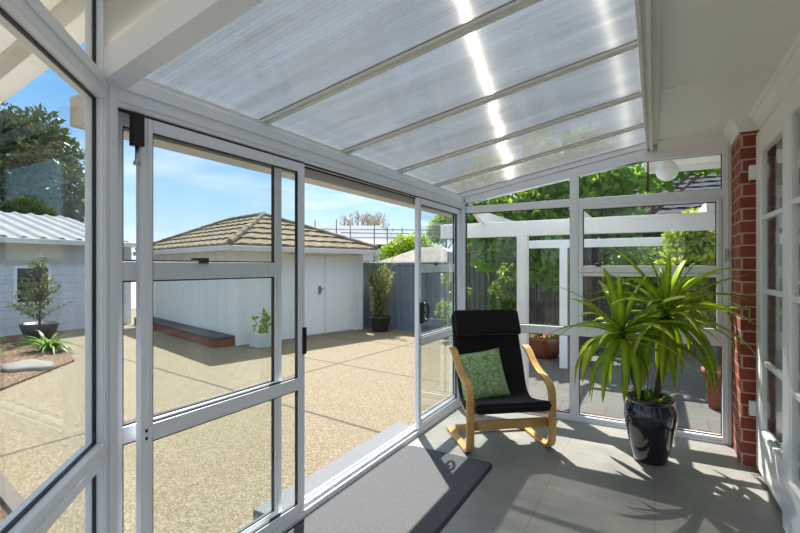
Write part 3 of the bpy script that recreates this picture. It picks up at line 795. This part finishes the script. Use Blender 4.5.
UBd = (bx_.x, bx_.y)   # face B: u along b, its left normal is a (into the shed) so outside is negative
for s0, s1 in ((1.25, 2.05), (2.07, 2.90)):
    m = MB(); m.obox(PA, UBd, s0, s1, -.03, 0, GZ+.03, 1.64, .003)
    for q in range(1, 4): m.obox(PA, UBd, s0+(s1-s0)*q/4-.014, s0+(s1-s0)*q/4+.014, -.036, -.028, GZ+.05, 1.62)
    dd = m.build('door', M['board_white'], sh)
    if s0 < 2: 
        m = MB(); m.obox(PA, UBd, s0+.62, s0+.67, -.07, -.03, .80, .97, .004); m.obox(PA, UBd, s0+.6, s0+.76, -.045, -.035, .89, .91); m.build('handle', M['steel'], dd)
m = MB(); m.obox(PA, UBd, 1.17, 1.24, -.03, 0, GZ, 1.70); m.obox(PA, UBd, 2.91, 2.98, -.03, 0, GZ, 1.70); m.obox(PA, UBd, 1.17, 2.98, -.03, 0, 1.65, 1.70); m.build('door_frame', M['board_white'], sh)
OV = .25; EZ = 1.80
e0, e1, e2, e3 = sp(-OV, -OV, EZ), sp(LA+OV, -OV, EZ), sp(LA+OV, LB+OV, EZ), sp(-OV, LB+OV, EZ)
r0_, r1_ = sp(-OV+1.9, -OV+1.72, 2.62), sp(3.5, -OV+1.72, 2.62)
m = MB()
tile_face(m, e0, e1, r1_, r0_); tile_face(m, e3, e0, r0_, r0_); tile_face(m, e2, e3, r0_, r1_); tile_face(m, e1, e2, r1_, r1_)
m.build('tile_roof', M['tile_tan'], sh)
m = MB(); ridge_caps(m, e0+Vector((0, 0, .05)), r0_+Vector((0, 0, .03)), .06); ridge_caps(m, e3+Vector((0, 0, .05)), r0_+Vector((0, 0, .03)), .06); ridge_caps(m, r0_+Vector((0, 0, .03)), r1_+Vector((0, 0, .03)), .06); ridge_caps(m, e1+Vector((0, 0, .05)), r1_+Vector((0, 0, .03)), .06)
m.build('ridge_caps', M['tile_tan'], sh)
m = MB(); m.loft([[sp(-OV+.02, -OV+.02, EZ-.02), sp(LA+OV, -OV+.02, EZ-.02), sp(LA+OV, LB+OV, EZ-.02), sp(-OV+.02, LB+OV, EZ-.02)], [sp(-OV+.02, -OV+.02, EZ-.06), sp(LA+OV, -OV+.02, EZ-.06), sp(LA+OV, LB+OV, EZ-.06), sp(-OV+.02, LB+OV, EZ-.06)]], True, False)
m.build('eave_soffit', M['board_white'], sh)
m = MB(); m.obox(PA, UA, -OV-.07, LA+OV, OV+.0, OV+.10, EZ-.11, EZ-.01, .006); m.obox(PA, UBd, -OV, LB+OV, -OV-.10, -OV, EZ-.11, EZ-.01, .006)
m.build('gutter', M['cream_metal'], sh)

# sleeper bench along the shed
bn_ = empty('sleeper_bench', tuple(sp(.03, -.22, GZ)), label='long low timber sleeper step with dark top along the shed wall', cat='bench')
MB().obox(PA, UA, .03, 4.9, .03, .42, GZ, .02, .006).build('side_boards', M['sleeper_side'], bn_)
m = MB()
for k in range(4): m.obox(PA, UA, .02, 4.9, .035+k*.1, .128+k*.1, .021, .075, .006)
m.build('top_boards', M['sleeper'], bn_)
# white planter with small leafy plant
wp = sp(-.42, .30, GZ)
pl = empty('small_planter', tuple(wp), label='small leafy plant in a square white planter at the shed corner', cat='plant')
m = MB(); m.obox((wp.x, wp.y), UA, -.17, .17, -.17, .17, GZ, GZ+.26, .01); m.build('pot', M['white_pot'], pl)
rg = random.Random(11); m = MB(); leafcloud(m, [((wp.x, wp.y, GZ+.42), .14), ((wp.x+.03, wp.y, GZ+.58), .09)], 90, .11, .06, rg); m.build('foliage', M['leaf_citrus'], pl)
m = MB(); m.tube([(wp.x, wp.y, GZ+.25), (wp.x+.02, wp.y, GZ+.6)], .008, 6); m.build('stem', M['bark'], pl)

# potted bamboo by the fence
bp = Vector((-5.62, 9.02, GZ))
pb = empty('potted_bamboo', tuple(bp), label='tall feathery potted bamboo in dark pot between shed and grey fence', cat='plant')
MB().lathe(bp, [(.16, 0), (.19, .05), (.24, .30), (.26, .32), (.26, .35), (.22, .35), (.2, .30)], 28).build('pot', M['dark_pot'], pb)
rg = random.Random(5); m = MB(); ms = MB()
for i in range(16):
    az = rg.uniform(0, 6.28); sp_ = rg.uniform(.05, .42); hh = rg.uniform(.8, 1.5)
    top = bp+Vector((math.cos(az)*sp_, math.sin(az)*sp_*.6, .3+hh))
    b0 = bp+Vector((math.cos(az)*.05, math.sin(az)*.05, .3)); md = b0.lerp(top, .55)-Vector((math.cos(az), math.sin(az), 0))*.05
    ms.tube([b0, md, top], [.009, .007, .003], 5)
    for j in range(70):
        f = rg.uniform(.05, 1); q = (b0.lerp(md, f*2) if f < .5 else md.lerp(top, f*2-1))
        d = (rv(rg)*.8+Vector((math.cos(az), math.sin(az), .5))*.6).normalized(); leaf_quad(m, q, d, Vector((0, 0, 1)), rg.uniform(.12, .20), .026)
ms.build('stems', M['bark'], pb); m.build('foliage', M['leaf_bamboo'], pb)

# ------------------------------------------------------------------ fences
def ribbed_fence(name, x0, x1, y, z0, z1, pitch, mat, label, group=None, cap=True, rot=0):
    root = empty(name, ((x0+x1)/2, y, z0), label=label, cat='fence', group=group)
    m = MB(); n = int((x1-x0)/pitch); rings = []
    for i in range(n+1):
        x = x0+i*pitch
        for dx, dy in ((0, 0), (.35, 0), (.5, .03), (.85, .03)):
            px = x+dx*pitch; rings.append([(px, y-dy, z0), (px, y-dy, z1), (px, y-dy+.006, z1), (px, y-dy+.006, z0)])
    m.loft(rings, True, False); m.build('sheet', mat, root)
    if cap:
        MB().box(x0, x1+pitch, y-.045, y+.03, z1-.02, z1+.03).build('rail', mat, root); MB().box(x0, x1+pitch, y-.04, y+.03, z0, z0+.06).build('rail', mat, root)
    x = x0
    while x < x1+.1:
        MB().box(x-.03, x+.03, y-.05, y+.04, z0, z1+.01).build('post', mat, root); x += 2.4
    return root
ribbed_fence('metal_fence', -7.1, -4.1, 9.55, GZ, 1.46, .19, M['fence_grey'], 'blue-grey ribbed steel fence beside the shed and potted bamboo')
ribbed_fence('paling_fence', -4.0, 6.5, 9.35, GZ, 1.72, .12, M['fence_old'], 'tall weathered grey board fence behind the white pergola', cap=False)

# ------------------------------------------------------------------ building with corrugated roof on the left
XB2 = -12.2
b2 = empty('outbuilding', (XB2-2, 3, GZ), label='long white block outbuilding with corrugated steel roof at the far left', cat='building')
MB().box(XB2-5, XB2, -6, 7.0, GZ, 1.86).build('wall', M['block'], b2)
m = MB(); m.box(XB2-.02, XB2+.02, -6, 7.0, 1.45, 1.98); m.build('upper_boards', M['board_cream'], b2)
m = MB(); m.box(XB2+.22, XB2+.34, -6, 7.0, 1.90, 2.02, .01); m.build('gutter', M['cream_metal'], b2)
m = MB(); rings = []; y = -6.0
while y < 6.7:
    for dy, dz in ((0, 0), (.07, .045), (.12, .045), (.19, 0), (.34, 0)):
        rings.append([(XB2+.3, y+dy, 2.02+dz), (XB2-3.1, y+dy, 2.86+dz), (XB2-3.1, y+dy, 2.84+dz), (XB2+.3, y+dy, 2.00+dz)])
    y += .36
m.loft(rings, True, False); m.build('corrugated_roof', M['corrugated'], b2)
w = MB(); w.box(XB2-.01, XB2+.035, 4.45, 5.15, .55, 1.42, .004); wf = w.build('window', M['white_paint'], b2)  # window added for a dark rectangle taken to be a reflection
MB().box(XB2+.034, XB2+.042, 4.51, 5.09, .61, 1.36).build('pane', M['window_dark'], wf)

# potted shrub in front of it
q = Vector((-10.75, 4.35, GZ))
ps_ = empty('potted_shrub', (q.x, q.y, q.z+.03), label='bushy grey-green shrub in dark pot before the white outbuilding wall', cat='plant')
MB().lathe(q+Vector((0, 0, .03)), [(.2, 0), (.28, .2), (.33, .36), (.3, .36), (.27, .3)], 24).build('pot', M['dark_pot'], ps_)
rg = random.Random(21); m = MB(); ms = MB()
ms.tube([q+Vector((0, 0, .3)), q+Vector((0, .02, 1.5))], [.025, .01], 6)
for i in range(60):
    z = rg.uniform(.5, 1.6); rr = .55*(1.75-z)/1.2; az = rg.uniform(0, 6.28); tip = q+Vector((math.cos(az)*rr, math.sin(az)*rr, z+.15))
    ms.tube([q+Vector((0, 0, z-.15)), tip], [.006, .003], 4)
    for j in range(16):
        p = (q+Vector((0, 0, z-.15))).lerp(tip, rg.uniform(.2, 1)); leaf_quad(m, p, rv(rg), rv(rg), .09, .025)
ms.build('branches', M['bark'], ps_); m.build('foliage', M['leaf_shrub'], ps_)

# bed plants and stone
def tuft(name, p, n, L, w, mat, label, sd, group=None):
    rg = random.Random(sd); m = MB(); p = Vector(p)
    for i in range(n):
        az = rg.uniform(0, 6.28); el = rg.uniform(.5, 1.4); hd = Vector((math.cos(az), math.sin(az), 0)); a = el; c = p+hd*rg.uniform(0, .06); rings = []; LL = L*rg.uniform(.7, 1.1)
        s_ = Vector((-hd.y, hd.x, 0))
        for k in range(6):
            ww = w*(1-(k/5.2)**2)*.5+.001; rings.append([c-s_*ww, c+s_*ww]); c = c+(hd*math.cos(a)+Vector((0, 0, math.sin(a))))*(LL/5); a -= .33
        o = len(m.v)
        for r_ in rings: m.v += r_
        for k in range(5): m.face((o+2*k, o+2*k+1, o+2*k+3, o+2*k+2), True)
    return tag(m.build(name, mat), label, 'plant', group)
tuft('grass_tuft', (-9.3, 3.9, GZ+.02), 90, .55, .05, M['leaf_bush'], 'bright green strappy clump in the mulch bed, nearer the pointed corner', 2)
tuft('grass_tuft', (-9.5, 2.75, GZ+.02), 90, .75, .05, M['leaf_bush'], 'taller green strappy clump in the mulch bed at the left edge', 3)
tuft('grass_tuft', (-11.0, 3.2, GZ+.02), 80, .9, .06, M['leaf_green'], 'dark green clump at the back of the mulch bed', 4)
m = MB(); rg = random.Random(8); c0 = (-8.05, 3.12)
rr = [(.36+.05*math.sin(3*a)+.03*math.sin(5*a+1), a) for a in [2*math.pi*i/22 for i in range(22)]]
m.loft([[(c0[0]+r*k*math.cos(a)*1.1, c0[1]+r*k*math.sin(a)*.8, GZ+z) for r, a in rr] for k, z in ((.98, .02), (1, .06), (.93, .085), (.5, .095))], True, True)
tag(m.build('stepping_stone', M['rock']), 'flat pale grey stepping stone lying on the bark mulch', 'stone')

# ------------------------------------------------------------------ trees far left and behind
def conifer():
    c = Vector((-23.5, 7.5, GZ)); r_ = empty('large_tree', tuple(c), label='very large dark evergreen tree rising behind the outbuilding roof', cat='tree')
    rg = random.Random(31); m = MB(); ms = MB(); tips = []
    limbs(ms, c, Vector((0, 0, 1)), 2.3, .35, 3, rg, .7, 7, .2, tips); ms.build('trunk', M['bark'], r_)
    blobs = []
    for i in range(90):
        a = rg.uniform(0, 6.28); z = rg.uniform(1.7, 7.2); rr = 4.7*math.sqrt(max(0, 1-((z-3.2)/4.5)**2))
        rr *= rg.uniform(.35, .95); blobs.append(((c.x+math.cos(a)*rr, c.y+math.sin(a)*rr, z), rg.uniform(.6, 1.0)))
    leafcloud(m, blobs, 42000, .32, .13, rg, .1); m.build('foliage', M['leaf_dark'], r_)
conifer()

# metal roofed house with scaffolding, and the bare tree
hs = empty('scaffolded_house', (-14, 24, GZ), label='distant house with pale metal roof above the shed eave', cat='building')
def quadbox(mb, A, B, C, D, t_=.08):
    A, B, C, D = map(Vector, (A, B, C, D)); z = Vector((0, 0, -t_))
    mb.add([A, B, C, D, A+z, B+z, C+z, D+z], [(0, 1, 2, 3), (7, 6, 5, 4), (0, 4, 5, 1), (1, 5, 6, 2), (2, 6, 7, 3), (3, 7, 4, 0)])
# local frame facing the viewer
hc = Vector((-16.0, 20.9, 0)); hu = Vector((.87, .49, 0)); hv = Vector((-.49, .87, 0))
def hp_(a, b_, z): return hc+hu*a+hv*b_+Vector((0, 0, z))
MB().obox((hc.x, hc.y), (hu.x, hu.y), -2.5, 4.8, .3, 6, GZ, 2.6).build('wall', M['house_grey'], hs)
m = MB(); quadbox(m, hp_(-3.2, -.2, 2.35), hp_(3.4, -.2, 2.35), hp_(2.3, 3.2, 4.05), hp_(-1.6, 3.2, 4.05)); quadbox(m, hp_(3.4, -.2, 2.35), hp_(5.6, 6.6, 2.55), hp_(2.3, 3.4, 4.05), hp_(2.3, 3.2, 4.05)); m.build('metal_roof', M['corrugated'], hs)
m = MB(); quadbox(m, hp_(.9, -1.2, 2.66), hp_(4.2, -1.2, 2.58), hp_(4.0, 1.2, 3.0), hp_(1.4, 1.2, 3.05)); m.build('porch_roof', M['corrugated'], hs)
m = MB(); m.obox((hc.x, hc.y), (hu.x, hu.y), 0.9, 4.2, -1.22, -1.1, 2.42, 2.60); m.build('fascia', M['house_dark'], hs)
m = MB(); m.obox((hc.x, hc.y), (hu.x, hu.y), 1.3, 4.0, -.9, .3, GZ, 2.42); m.build('porch_wall', M['board_cream'], hs)
sf = empty('scaffolding', tuple(hp_(0, -1.6, GZ)), label='thin grey scaffold poles and rails around the distant metal roof', cat='scaffolding')
for a, zz in ((-3.6, 4.35), (-3.0, 4.0), (-.9, 3.9), (.25, 3.95), (1.0, 3.6), (2.3, 3.7), (3.0, 3.5), (3.8, 3.5), (4.6, 3.45), (5.3, 3.55), (6.0, 3.6)):
    MB().tube([hp_(a, -1.7, GZ), hp_(a, -1.7, zz)], .028, 6).build('pole', M['scaffold'], sf)
for z0, z1, a0, a1 in ((3.45, 3.35, -3.8, 6.2), (3.0, 2.92, -3.8, 6.2), (3.22, 3.14, .5, 6.2)):
    MB().tube([hp_(a0, -1.72, z0), hp_(a1, -1.72, z1)], .024, 6).build('rail', M['scaffold'], sf)

bt = Vector((-20.4, 30, GZ)); br_ = empty('bare_tree', tuple(bt), label='leafless pale twiggy tree behind the distant metal roof', cat='tree')
rg = random.Random(17); m = MB(); tr = MB(); tr.tube([bt, bt+Vector((0, 0, 2.2))], [.35, .28], 8); tr.build('trunk', M['pale_bark'], br_)
for i in range(11):
    az = i*2*math.pi/11+rg.uniform(-.2, .2); el = rg.uniform(.25, 1.2)
    limbs(m, bt+Vector((0, 0, 2.1)), Vector((math.cos(az)*math.cos(el), math.sin(az)*math.cos(el), math.sin(el))), 1.25, .13, 5, rg, .55, 4, .12, None, (2, 3), .74)
m.build('branches', M['pale_bark'], br_)

# pale hip roofed neighbour beyond the steel fence
nb = empty('neighbour_house', (-6.3, 15.5, GZ), label='low house with pale hipped roof beyond the steel fence', cat='building')
n0 = Vector((-9.0, 14.2, 0))
MB().box(-8.6, -6.2, 14.6, 16.9, GZ, 1.56).build('wall', M['house_dark'], nb)
A, B, C, D = (-9.0, 14.2, 1.56), (-5.8, 14.2, 1.56), (-7.0, 15.7, 2.15), (-7.9, 15.7, 2.15)
m = MB(); quadbox(m, A, B, C, D, .05); 
m.add([A, B, C, D, (-5.8, 17.2, 1.56), (-9.0, 17.2, 1.56)], [(0, 1, 2, 3), (1, 4, 2), (4, 5, 3, 2), (5, 0, 3)]); m.build('hip_roof', M['tile_pale'], nb)
m = MB(); m.box(-9.05, -5.75, 14.1, 14.2, 1.46, 1.58); m.build('gutter', M['cream_metal'], nb)

def round_bush(name, c, blobs, n, L, W, mat, label, sd, trunk=.08, cat='tree', group=None):
    r_ = empty(name, c, label=label, cat=cat, group=group); rg = random.Random(sd); c = Vector(c)
    ms = MB(); top = Vector(blobs[0][0]); ms.tube([c, c.lerp(top, .5)+rv(rg)*.05, top], [trunk, trunk*.8, trunk*.4], 7)
    for b_ in blobs[1:]: ms.tube([c.lerp(top, .6), Vector(b_[0])], [trunk*.5, trunk*.2], 5)
    ms.build('trunk', M['bark'], r_)
    m = MB(); leafcloud(m, blobs, n, L, W, rg); m.build('foliage', mat, r_); return r_
round_bush('round_tree', (-10.0, 18, GZ), [((-10.0, 18, 2.1), .7), ((-9.4, 18.2, 2.2), .7), ((-10.5, 17.8, 1.9), .5), ((-8.9, 18.5, 1.8), .6)], 5000, .16, .08, M['leaf_lime'], 'lime green bushy tree above the pale hipped roof', 41)
round_bush('round_tree', (-10.8, 24.8, GZ), [((-10.8, 24.8, 3.9), .8), ((-10.1, 25.2, 3.6), .8), ((-11.2, 24.6, 3.5), .7)], 5000, .18, .09, M['leaf_green'], 'dark green tree seen through the far sliding door above the roofs', 42)

# ------------------------------------------------------------------ garden behind the end glazing
bw = empty('brick_house', (-3.2, 11.5, GZ), label='red brick house with white eave beyond the paling fence', cat='building')
MB().box(-4.2, -2.3, 10.6, 14, GZ, 2.35).build('wall', M['brick'], bw)
m = MB(); m.box(-4.5, -2.2, 10.2, 10.7, 2.33, 2.42); m.box(-4.5, -2.2, 10.14, 10.26, 2.28, 2.42, .01); m.build('eave', M['white_paint'], bw)
m = MB(); quadbox(m, (-4.5, 10.2, 2.42), (-2.2, 10.2, 2.42), (-2.9, 12.5, 3.0), (-3.8, 12.5, 3.0)); m.build('tile_roof', M['tile_dark'], bw)

dh = empty('tiled_house', (4, 13, GZ), label='neighbouring house with big charcoal tiled roof behind the garden', cat='building')
MB().box(-1.1, 9, 11.2, 16, GZ, 2.2).build('wall', M['house_dark'], dh)
m = MB(); tile_face(m, (-1.6, 10.7, 2.3), (9, 10.7, 2.3), (9, 14.6, 4.25), (.5, 14.6, 4.25), .33, .32, .03, .045)
m.build('tile_roof', M['tile_dark'], dh)
m = MB(); m.box(-1.6, 9, 10.58, 10.7, 2.2, 2.32, .01); m.build('gutter', M['cream_metal'], dh)
m = MB(); ridge_caps(m, (-1.6, 10.7, 2.37), (.5, 14.6, 4.31), .1); ridge_caps(m, (.5, 14.6, 4.31), (9, 14.6, 4.31), .1); m.build('ridge_caps', M['tile_dark'], dh)

# pergola
pg = empty('pergola', (-.6, 6.05, GZ), label='white timber pergola standing just outside the end windows', cat='pergola')
for y, h_, w_ in ((5.02, 1.735, .1), (7.13, 1.68, .1)):
    xs = (-1.27, 1.55) if y < 6 else (-1.19, 1.75)
    for x in xs: MB().box(x-.055, x+.055, y-.05, y+.05, GZ-.004, h_+.02, .004).build('post', M['white_paint'], pg)
MB().box(-2.25, 2.2, 4.985, 5.055, 1.735, 1.90, .004).build('beam', M['white_paint'], pg)
MB().box(-1.75, 2.2, 7.09, 7.16, 1.68, 1.80, .004).build('beam', M['white_paint'], pg)
for x in (-1.72, -.72, .45, 1.45):
    m = MB(); v = []
    for xx in (x-.022, x+.022): v += [(xx, 4.68, 2.03), (xx, 4.68, 1.99), (xx, 4.9, 1.90), (xx, 7.3, 1.90), (xx, 7.5, 1.99), (xx, 7.5, 2.03)]
    m.add(v, [(0, 1, 2, 3, 4, 5), (11, 10, 9, 8, 7, 6)]+[(i, (i+1) % 6, (i+1) % 6+6, i+6) for i in range(6)])
    m.build('rafter', M['white_paint'], pg)

# eave with globe lamp outside, right
ev = MB(); ev.box(-.05, 1.2, YE+.05, 5.35, 2.42, 2.46); ev.box(-.09, -.05, YE+.05, 5.35, 2.38, 2.48); ev.box(-.05, 1.2, 5.33, 5.37, 2.36, 2.48)
structure('trim_6', ev, M['white_paint'])
gl = Vector((.10, 4.9, 2.29)); lp = empty('globe_lamp', (gl.x, gl.y, 2.42), label='round white opal globe lamp hanging under the eave outside the end window', cat='lamp')
MB().lathe((gl.x, gl.y, gl.z), [(.094*math.sin(R(a))+.0005, -.094*math.cos(R(a))) for a in range(0, 165, 9)], 32).build('globe', M['lamp_glass'], lp)
MB().lathe((gl.x, gl.y, 2.37), [(.035, .0), (.04, .02), (.05, .04), (.05, .052)], 24).build('lamp_base', M['white_paint'], lp)

# trees around the pergola
def spreading(name, c, blobs, n, L, W, mat, label, sd, trunk):
    return round_bush(name, c, blobs, n, L, W, mat, label, sd, trunk)
rg = random.Random(71); bl = [((-1.0, 8.5, 2.5), .55)]
for i in range(24):
    x = rg.uniform(-3.0, -.75); bl.append(((x, rg.uniform(7.9, 8.9), rg.uniform(2.05, 2.75)), rg.uniform(.2, .36)))
for i in range(12): bl.append(((rg.uniform(-3.2, -.2), rg.uniform(8.4, 9.2), rg.uniform(2.7, 3.7)), rg.uniform(.25, .4)))
for x, z, r in ((-.65, 2.95, .25), (-.5, 2.6, .2), (-.3, 3.0, .28), (.0, 2.75, .22), (.15, 3.05, .25), (.5, 3.1, .25), (.8, 3.15, .28), (1.05, 3.2, .2), (-.45, 1.75, .25), (-.3, 2.2, .18)): bl.append(((x, 8.4, z), r))
for x, z, r in ((-2.05, 1.62, .25), (-1.9, 1.35, .22), (-2.3, 1.8, .28), (-1.5, 1.5, .26), (-1.42, 1.2, .22), (-1.6, 1.75, .28), (-2.7, 1.5, .2)): bl.append(((x, 8.0, z), r))
spreading('maple_tree', (-.95, 8.7, GZ), bl, 8500, .15, .10, M['leaf_green'], 'spreading green leafy tree hanging over the pergola beams', 51, .09)
bl = [((.66, 6.75, 1.55), .42)]
rg = random.Random(73)
for i in range(16): bl.append(((.66+rg.uniform(-.45, .6), 6.75+rg.uniform(-.3, .4), rg.uniform(.75, 2.1)), rg.uniform(.2, .32)))
lt = round_bush('lemon_tree', (.72, 6.75, GZ), bl, 7000, .11, .06, M['leaf_citrus'], 'citrus tree with yellow fruit behind the right end window', 53, .045)
for i in range(9):
    p = Vector((.66+rg.uniform(-.4, .3), 6.35+rg.uniform(-.05, .1), rg.uniform(.85, 1.75)))
    m = MB(); m.lathe(p, [(.034*math.sin(R(a))+.0004, -.04*math.cos(R(a))) for a in range(0, 181, 20)], 12); m.build('lemon', M['lemon'], lt)
round_bush('hedge_tree', (3.4, 8.4, GZ), [((3.4, 8.4, 2.6), .8), ((4.2, 8.4, 2.2), .8), ((3.0, 8.5, 1.9), .6)], 4500, .14, .08, M['leaf_green'], 'dense green tree beside the lemon tree at the right', 55, .08)
round_bush('garden_shrub', (-.1, 8.9, GZ), [((-.1, 8.85, 1.5), .35), ((.4, 8.85, 1.45), .35), ((-.6, 8.85, 1.45), .3), ((-.3, 8.85, 1.1), .35)], 2200, .10, .06, M['leaf_bush'], 'light green shrub against the paling fence between pergola posts', 57, .03, 'shrub')
round_bush('climbing_shrub', (-2.55, 9.0, GZ), [((-2.55, 8.95, 1.25), .22), ((-2.75, 8.95, .9), .2), ((-2.4, 9.0, .7), .2), ((-2.8, 9.0, .45), .2), ((-2.6, 9.0, .25), .22)], 900, .10, .06, M['leaf_bush'], 'thin leafy climbing shrub on the paling fence left of the pergola', 58, .02, 'shrub')
round_bush('climbing_shrub', (-3.6, 8.6, GZ), [((-3.6, 8.6, 1.2), .24), ((-3.45, 8.6, .85), .2), ((-3.75, 8.6, .5), .2), ((-3.55, 8.6, .2), .2)], 900, .10, .06, M['leaf_bush'], 'leafy climbing shrub seen through the far sliding door glass', 59, .02, 'shrub')

# planters outside
q = Vector((-1.22, 7.55, GZ)); pb2 = empty('terracotta_planter', (q.x, q.y, q.z), label='square terracotta planter box on the paving behind the pergola', cat='planter')
MB().box(q.x-.02, q.x+.32, q.y-.16, q.y+.16, GZ-.004, GZ+.26, .01).build('box', M['terracotta'], pb2)
MB().box(q.x+.01, q.x+.29, q.y-.13, q.y+.13, GZ+.25, GZ+.265).build('soil', M['mulch'], pb2)
q = Vector((-1.62, 7.85, GZ)); pb3 = empty('plant_bowl', (q.x, q.y, q.z), label='wide terracotta bowl of low green plants left of the square planter', cat='plant')
MB().lathe(q, [(.2, -.004), (.26, .1), (.34, .3), (.36, .34), (.33, .34), (.3, .3)], 28).build('bowl', M['terracotta'], pb3)
rg = random.Random(5); m = MB(); leafcloud(m, [((q.x, q.y, GZ+.38), .18), ((q.x-.18, q.y, GZ+.36), .14), ((q.x+.18, q.y, GZ+.36), .14)], 300, .08, .04, rg); m.build('foliage', M['leaf_bush'], pb3)
q = Vector((.62, 5.9, GZ)); pb4 = empty('clay_pot', (q.x, q.y, q.z), label='plain upright clay pot on the paving near the brick pier', cat='pot')
MB().lathe(q, [(.11, -.004), (.13, .1), (.16, .36), (.18, .36), (.18, .42), (.15, .42), (.14, .36)], 28).build('body', M['terracotta'], pb4)

# ------------------------------------------------------------------ light
sd = Vector((-.375, .4435, .814)).normalized()
sl = bpy.data.lights.new('sun', 'SUN'); sl.energy = 4.9; sl.angle = R(.55); sl.color = (1, .955, .88)
so_ = bpy.data.objects.new('sun', sl); COL.objects.link(so_); so_.location = (-4, 5, 9)
so_.rotation_euler = sd.to_track_quat('Z', 'Y').to_euler()

w = bpy.data.worlds.new('sky'); scn.world = w; w.use_nodes = True; nt = w.node_tree; nt.nodes.clear()
def N_(t_): return nt.nodes.new('ShaderNode'+t_)
tc = N_('TexCoord'); sep = N_('SeparateXYZ'); nt.links.new(tc.outputs['Generated'], sep.inputs[0])
rp = N_('ValToRGB'); nt.links.new(sep.outputs[2], rp.inputs[0])
e = rp.color_ramp.elements
stops = [(0, (150, 150, 145)), (.02, (212, 228, 238)), (.12, (176, 212, 240)), (.3, (118, 176, 232)), (.5, (110, 168, 228)), (.75, (214, 226, 240)), (1, (244, 246, 250))]
while len(e) < len(stops): e.new(.5)
for el, (p, c) in zip(e, stops): el.position = p; el.color = lin(c)
mp = N_('Mapping'); mp.inputs['Scale'].default_value = (1, 1, 5); nt.links.new(tc.outputs['Generated'], mp.inputs[0])
nz_ = N_('TexNoise'); nz_.inputs['Scale'].default_value = 3.2; nz_.inputs['Detail'].default_value = 7; nz_.inputs['Roughness'].default_value = .6; nt.links.new(mp.outputs[0], nz_.inputs['Vector'])
cr = N_('ValToRGB'); cr.color_ramp.elements[0].position = .50; cr.color_ramp.elements[1].position = .72; nt.links.new(nz_.outputs[0], cr.inputs[0])
lo = N_('ValToRGB'); lo.color_ramp.elements[0].position = .02; lo.color_ramp.elements[0].color = (1, 1, 1, 1); lo.color_ramp.elements[1].position = .33; lo.color_ramp.elements[1].color = (0.08, .08, .08, 1); nt.links.new(sep.outputs[2], lo.inputs[0])
mu = N_('Math'); mu.operation = 'MULTIPLY'; nt.links.new(cr.outputs[0], mu.inputs[0]); nt.links.new(lo.outputs[0], mu.inputs[1])
hi = N_('MapRange'); hi.inputs[1].default_value = .5; hi.inputs[2].default_value = .8; hi.inputs[3].default_value = 1; hi.inputs[4].default_value = 1.5; nt.links.new(sep.outputs[2], hi.inputs[0])
pw2 = N_('Math'); pw2.operation = 'MULTIPLY'; nt.links.new(hi.outputs[0], pw2.inputs[0]); pw2.inputs[1].default_value = .58
mx = N_('MixRGB'); nt.links.new(mu.outputs[0], mx.inputs[0]); nt.links.new(rp.outputs[0], mx.inputs[1]); mx.inputs[2].default_value = (.86, .89, .92, 1)
bg = N_('Background'); bg.inputs[1].default_value = .72; nt.links.new(mx.outputs[0], bg.inputs[0]); nt.links.new(pw2.outputs[0], bg.inputs[1])
wo = N_('OutputWorld'); nt.links.new(bg.outputs[0], wo.inputs[0])

# ------------------------------------------------------------------ camera
cd = bpy.data.cameras.new('camera'); cd.lens = 452/800*36; cd.sensor_width = 36; cd.clip_start = .02; cd.clip_end = 300
co = bpy.data.objects.new('camera', cd); COL.objects.link(co)
co.location = (0, 0, 1.4); co.rotation_euler = (R(90), 0, R(29.4)); scn.camera = co
vs = scn.view_settings; vs.view_transform = 'Standard'; vs.look = 'None'; vs.gamma = 1; vs.use_curve_mapping = False; vs.exposure = 1.3
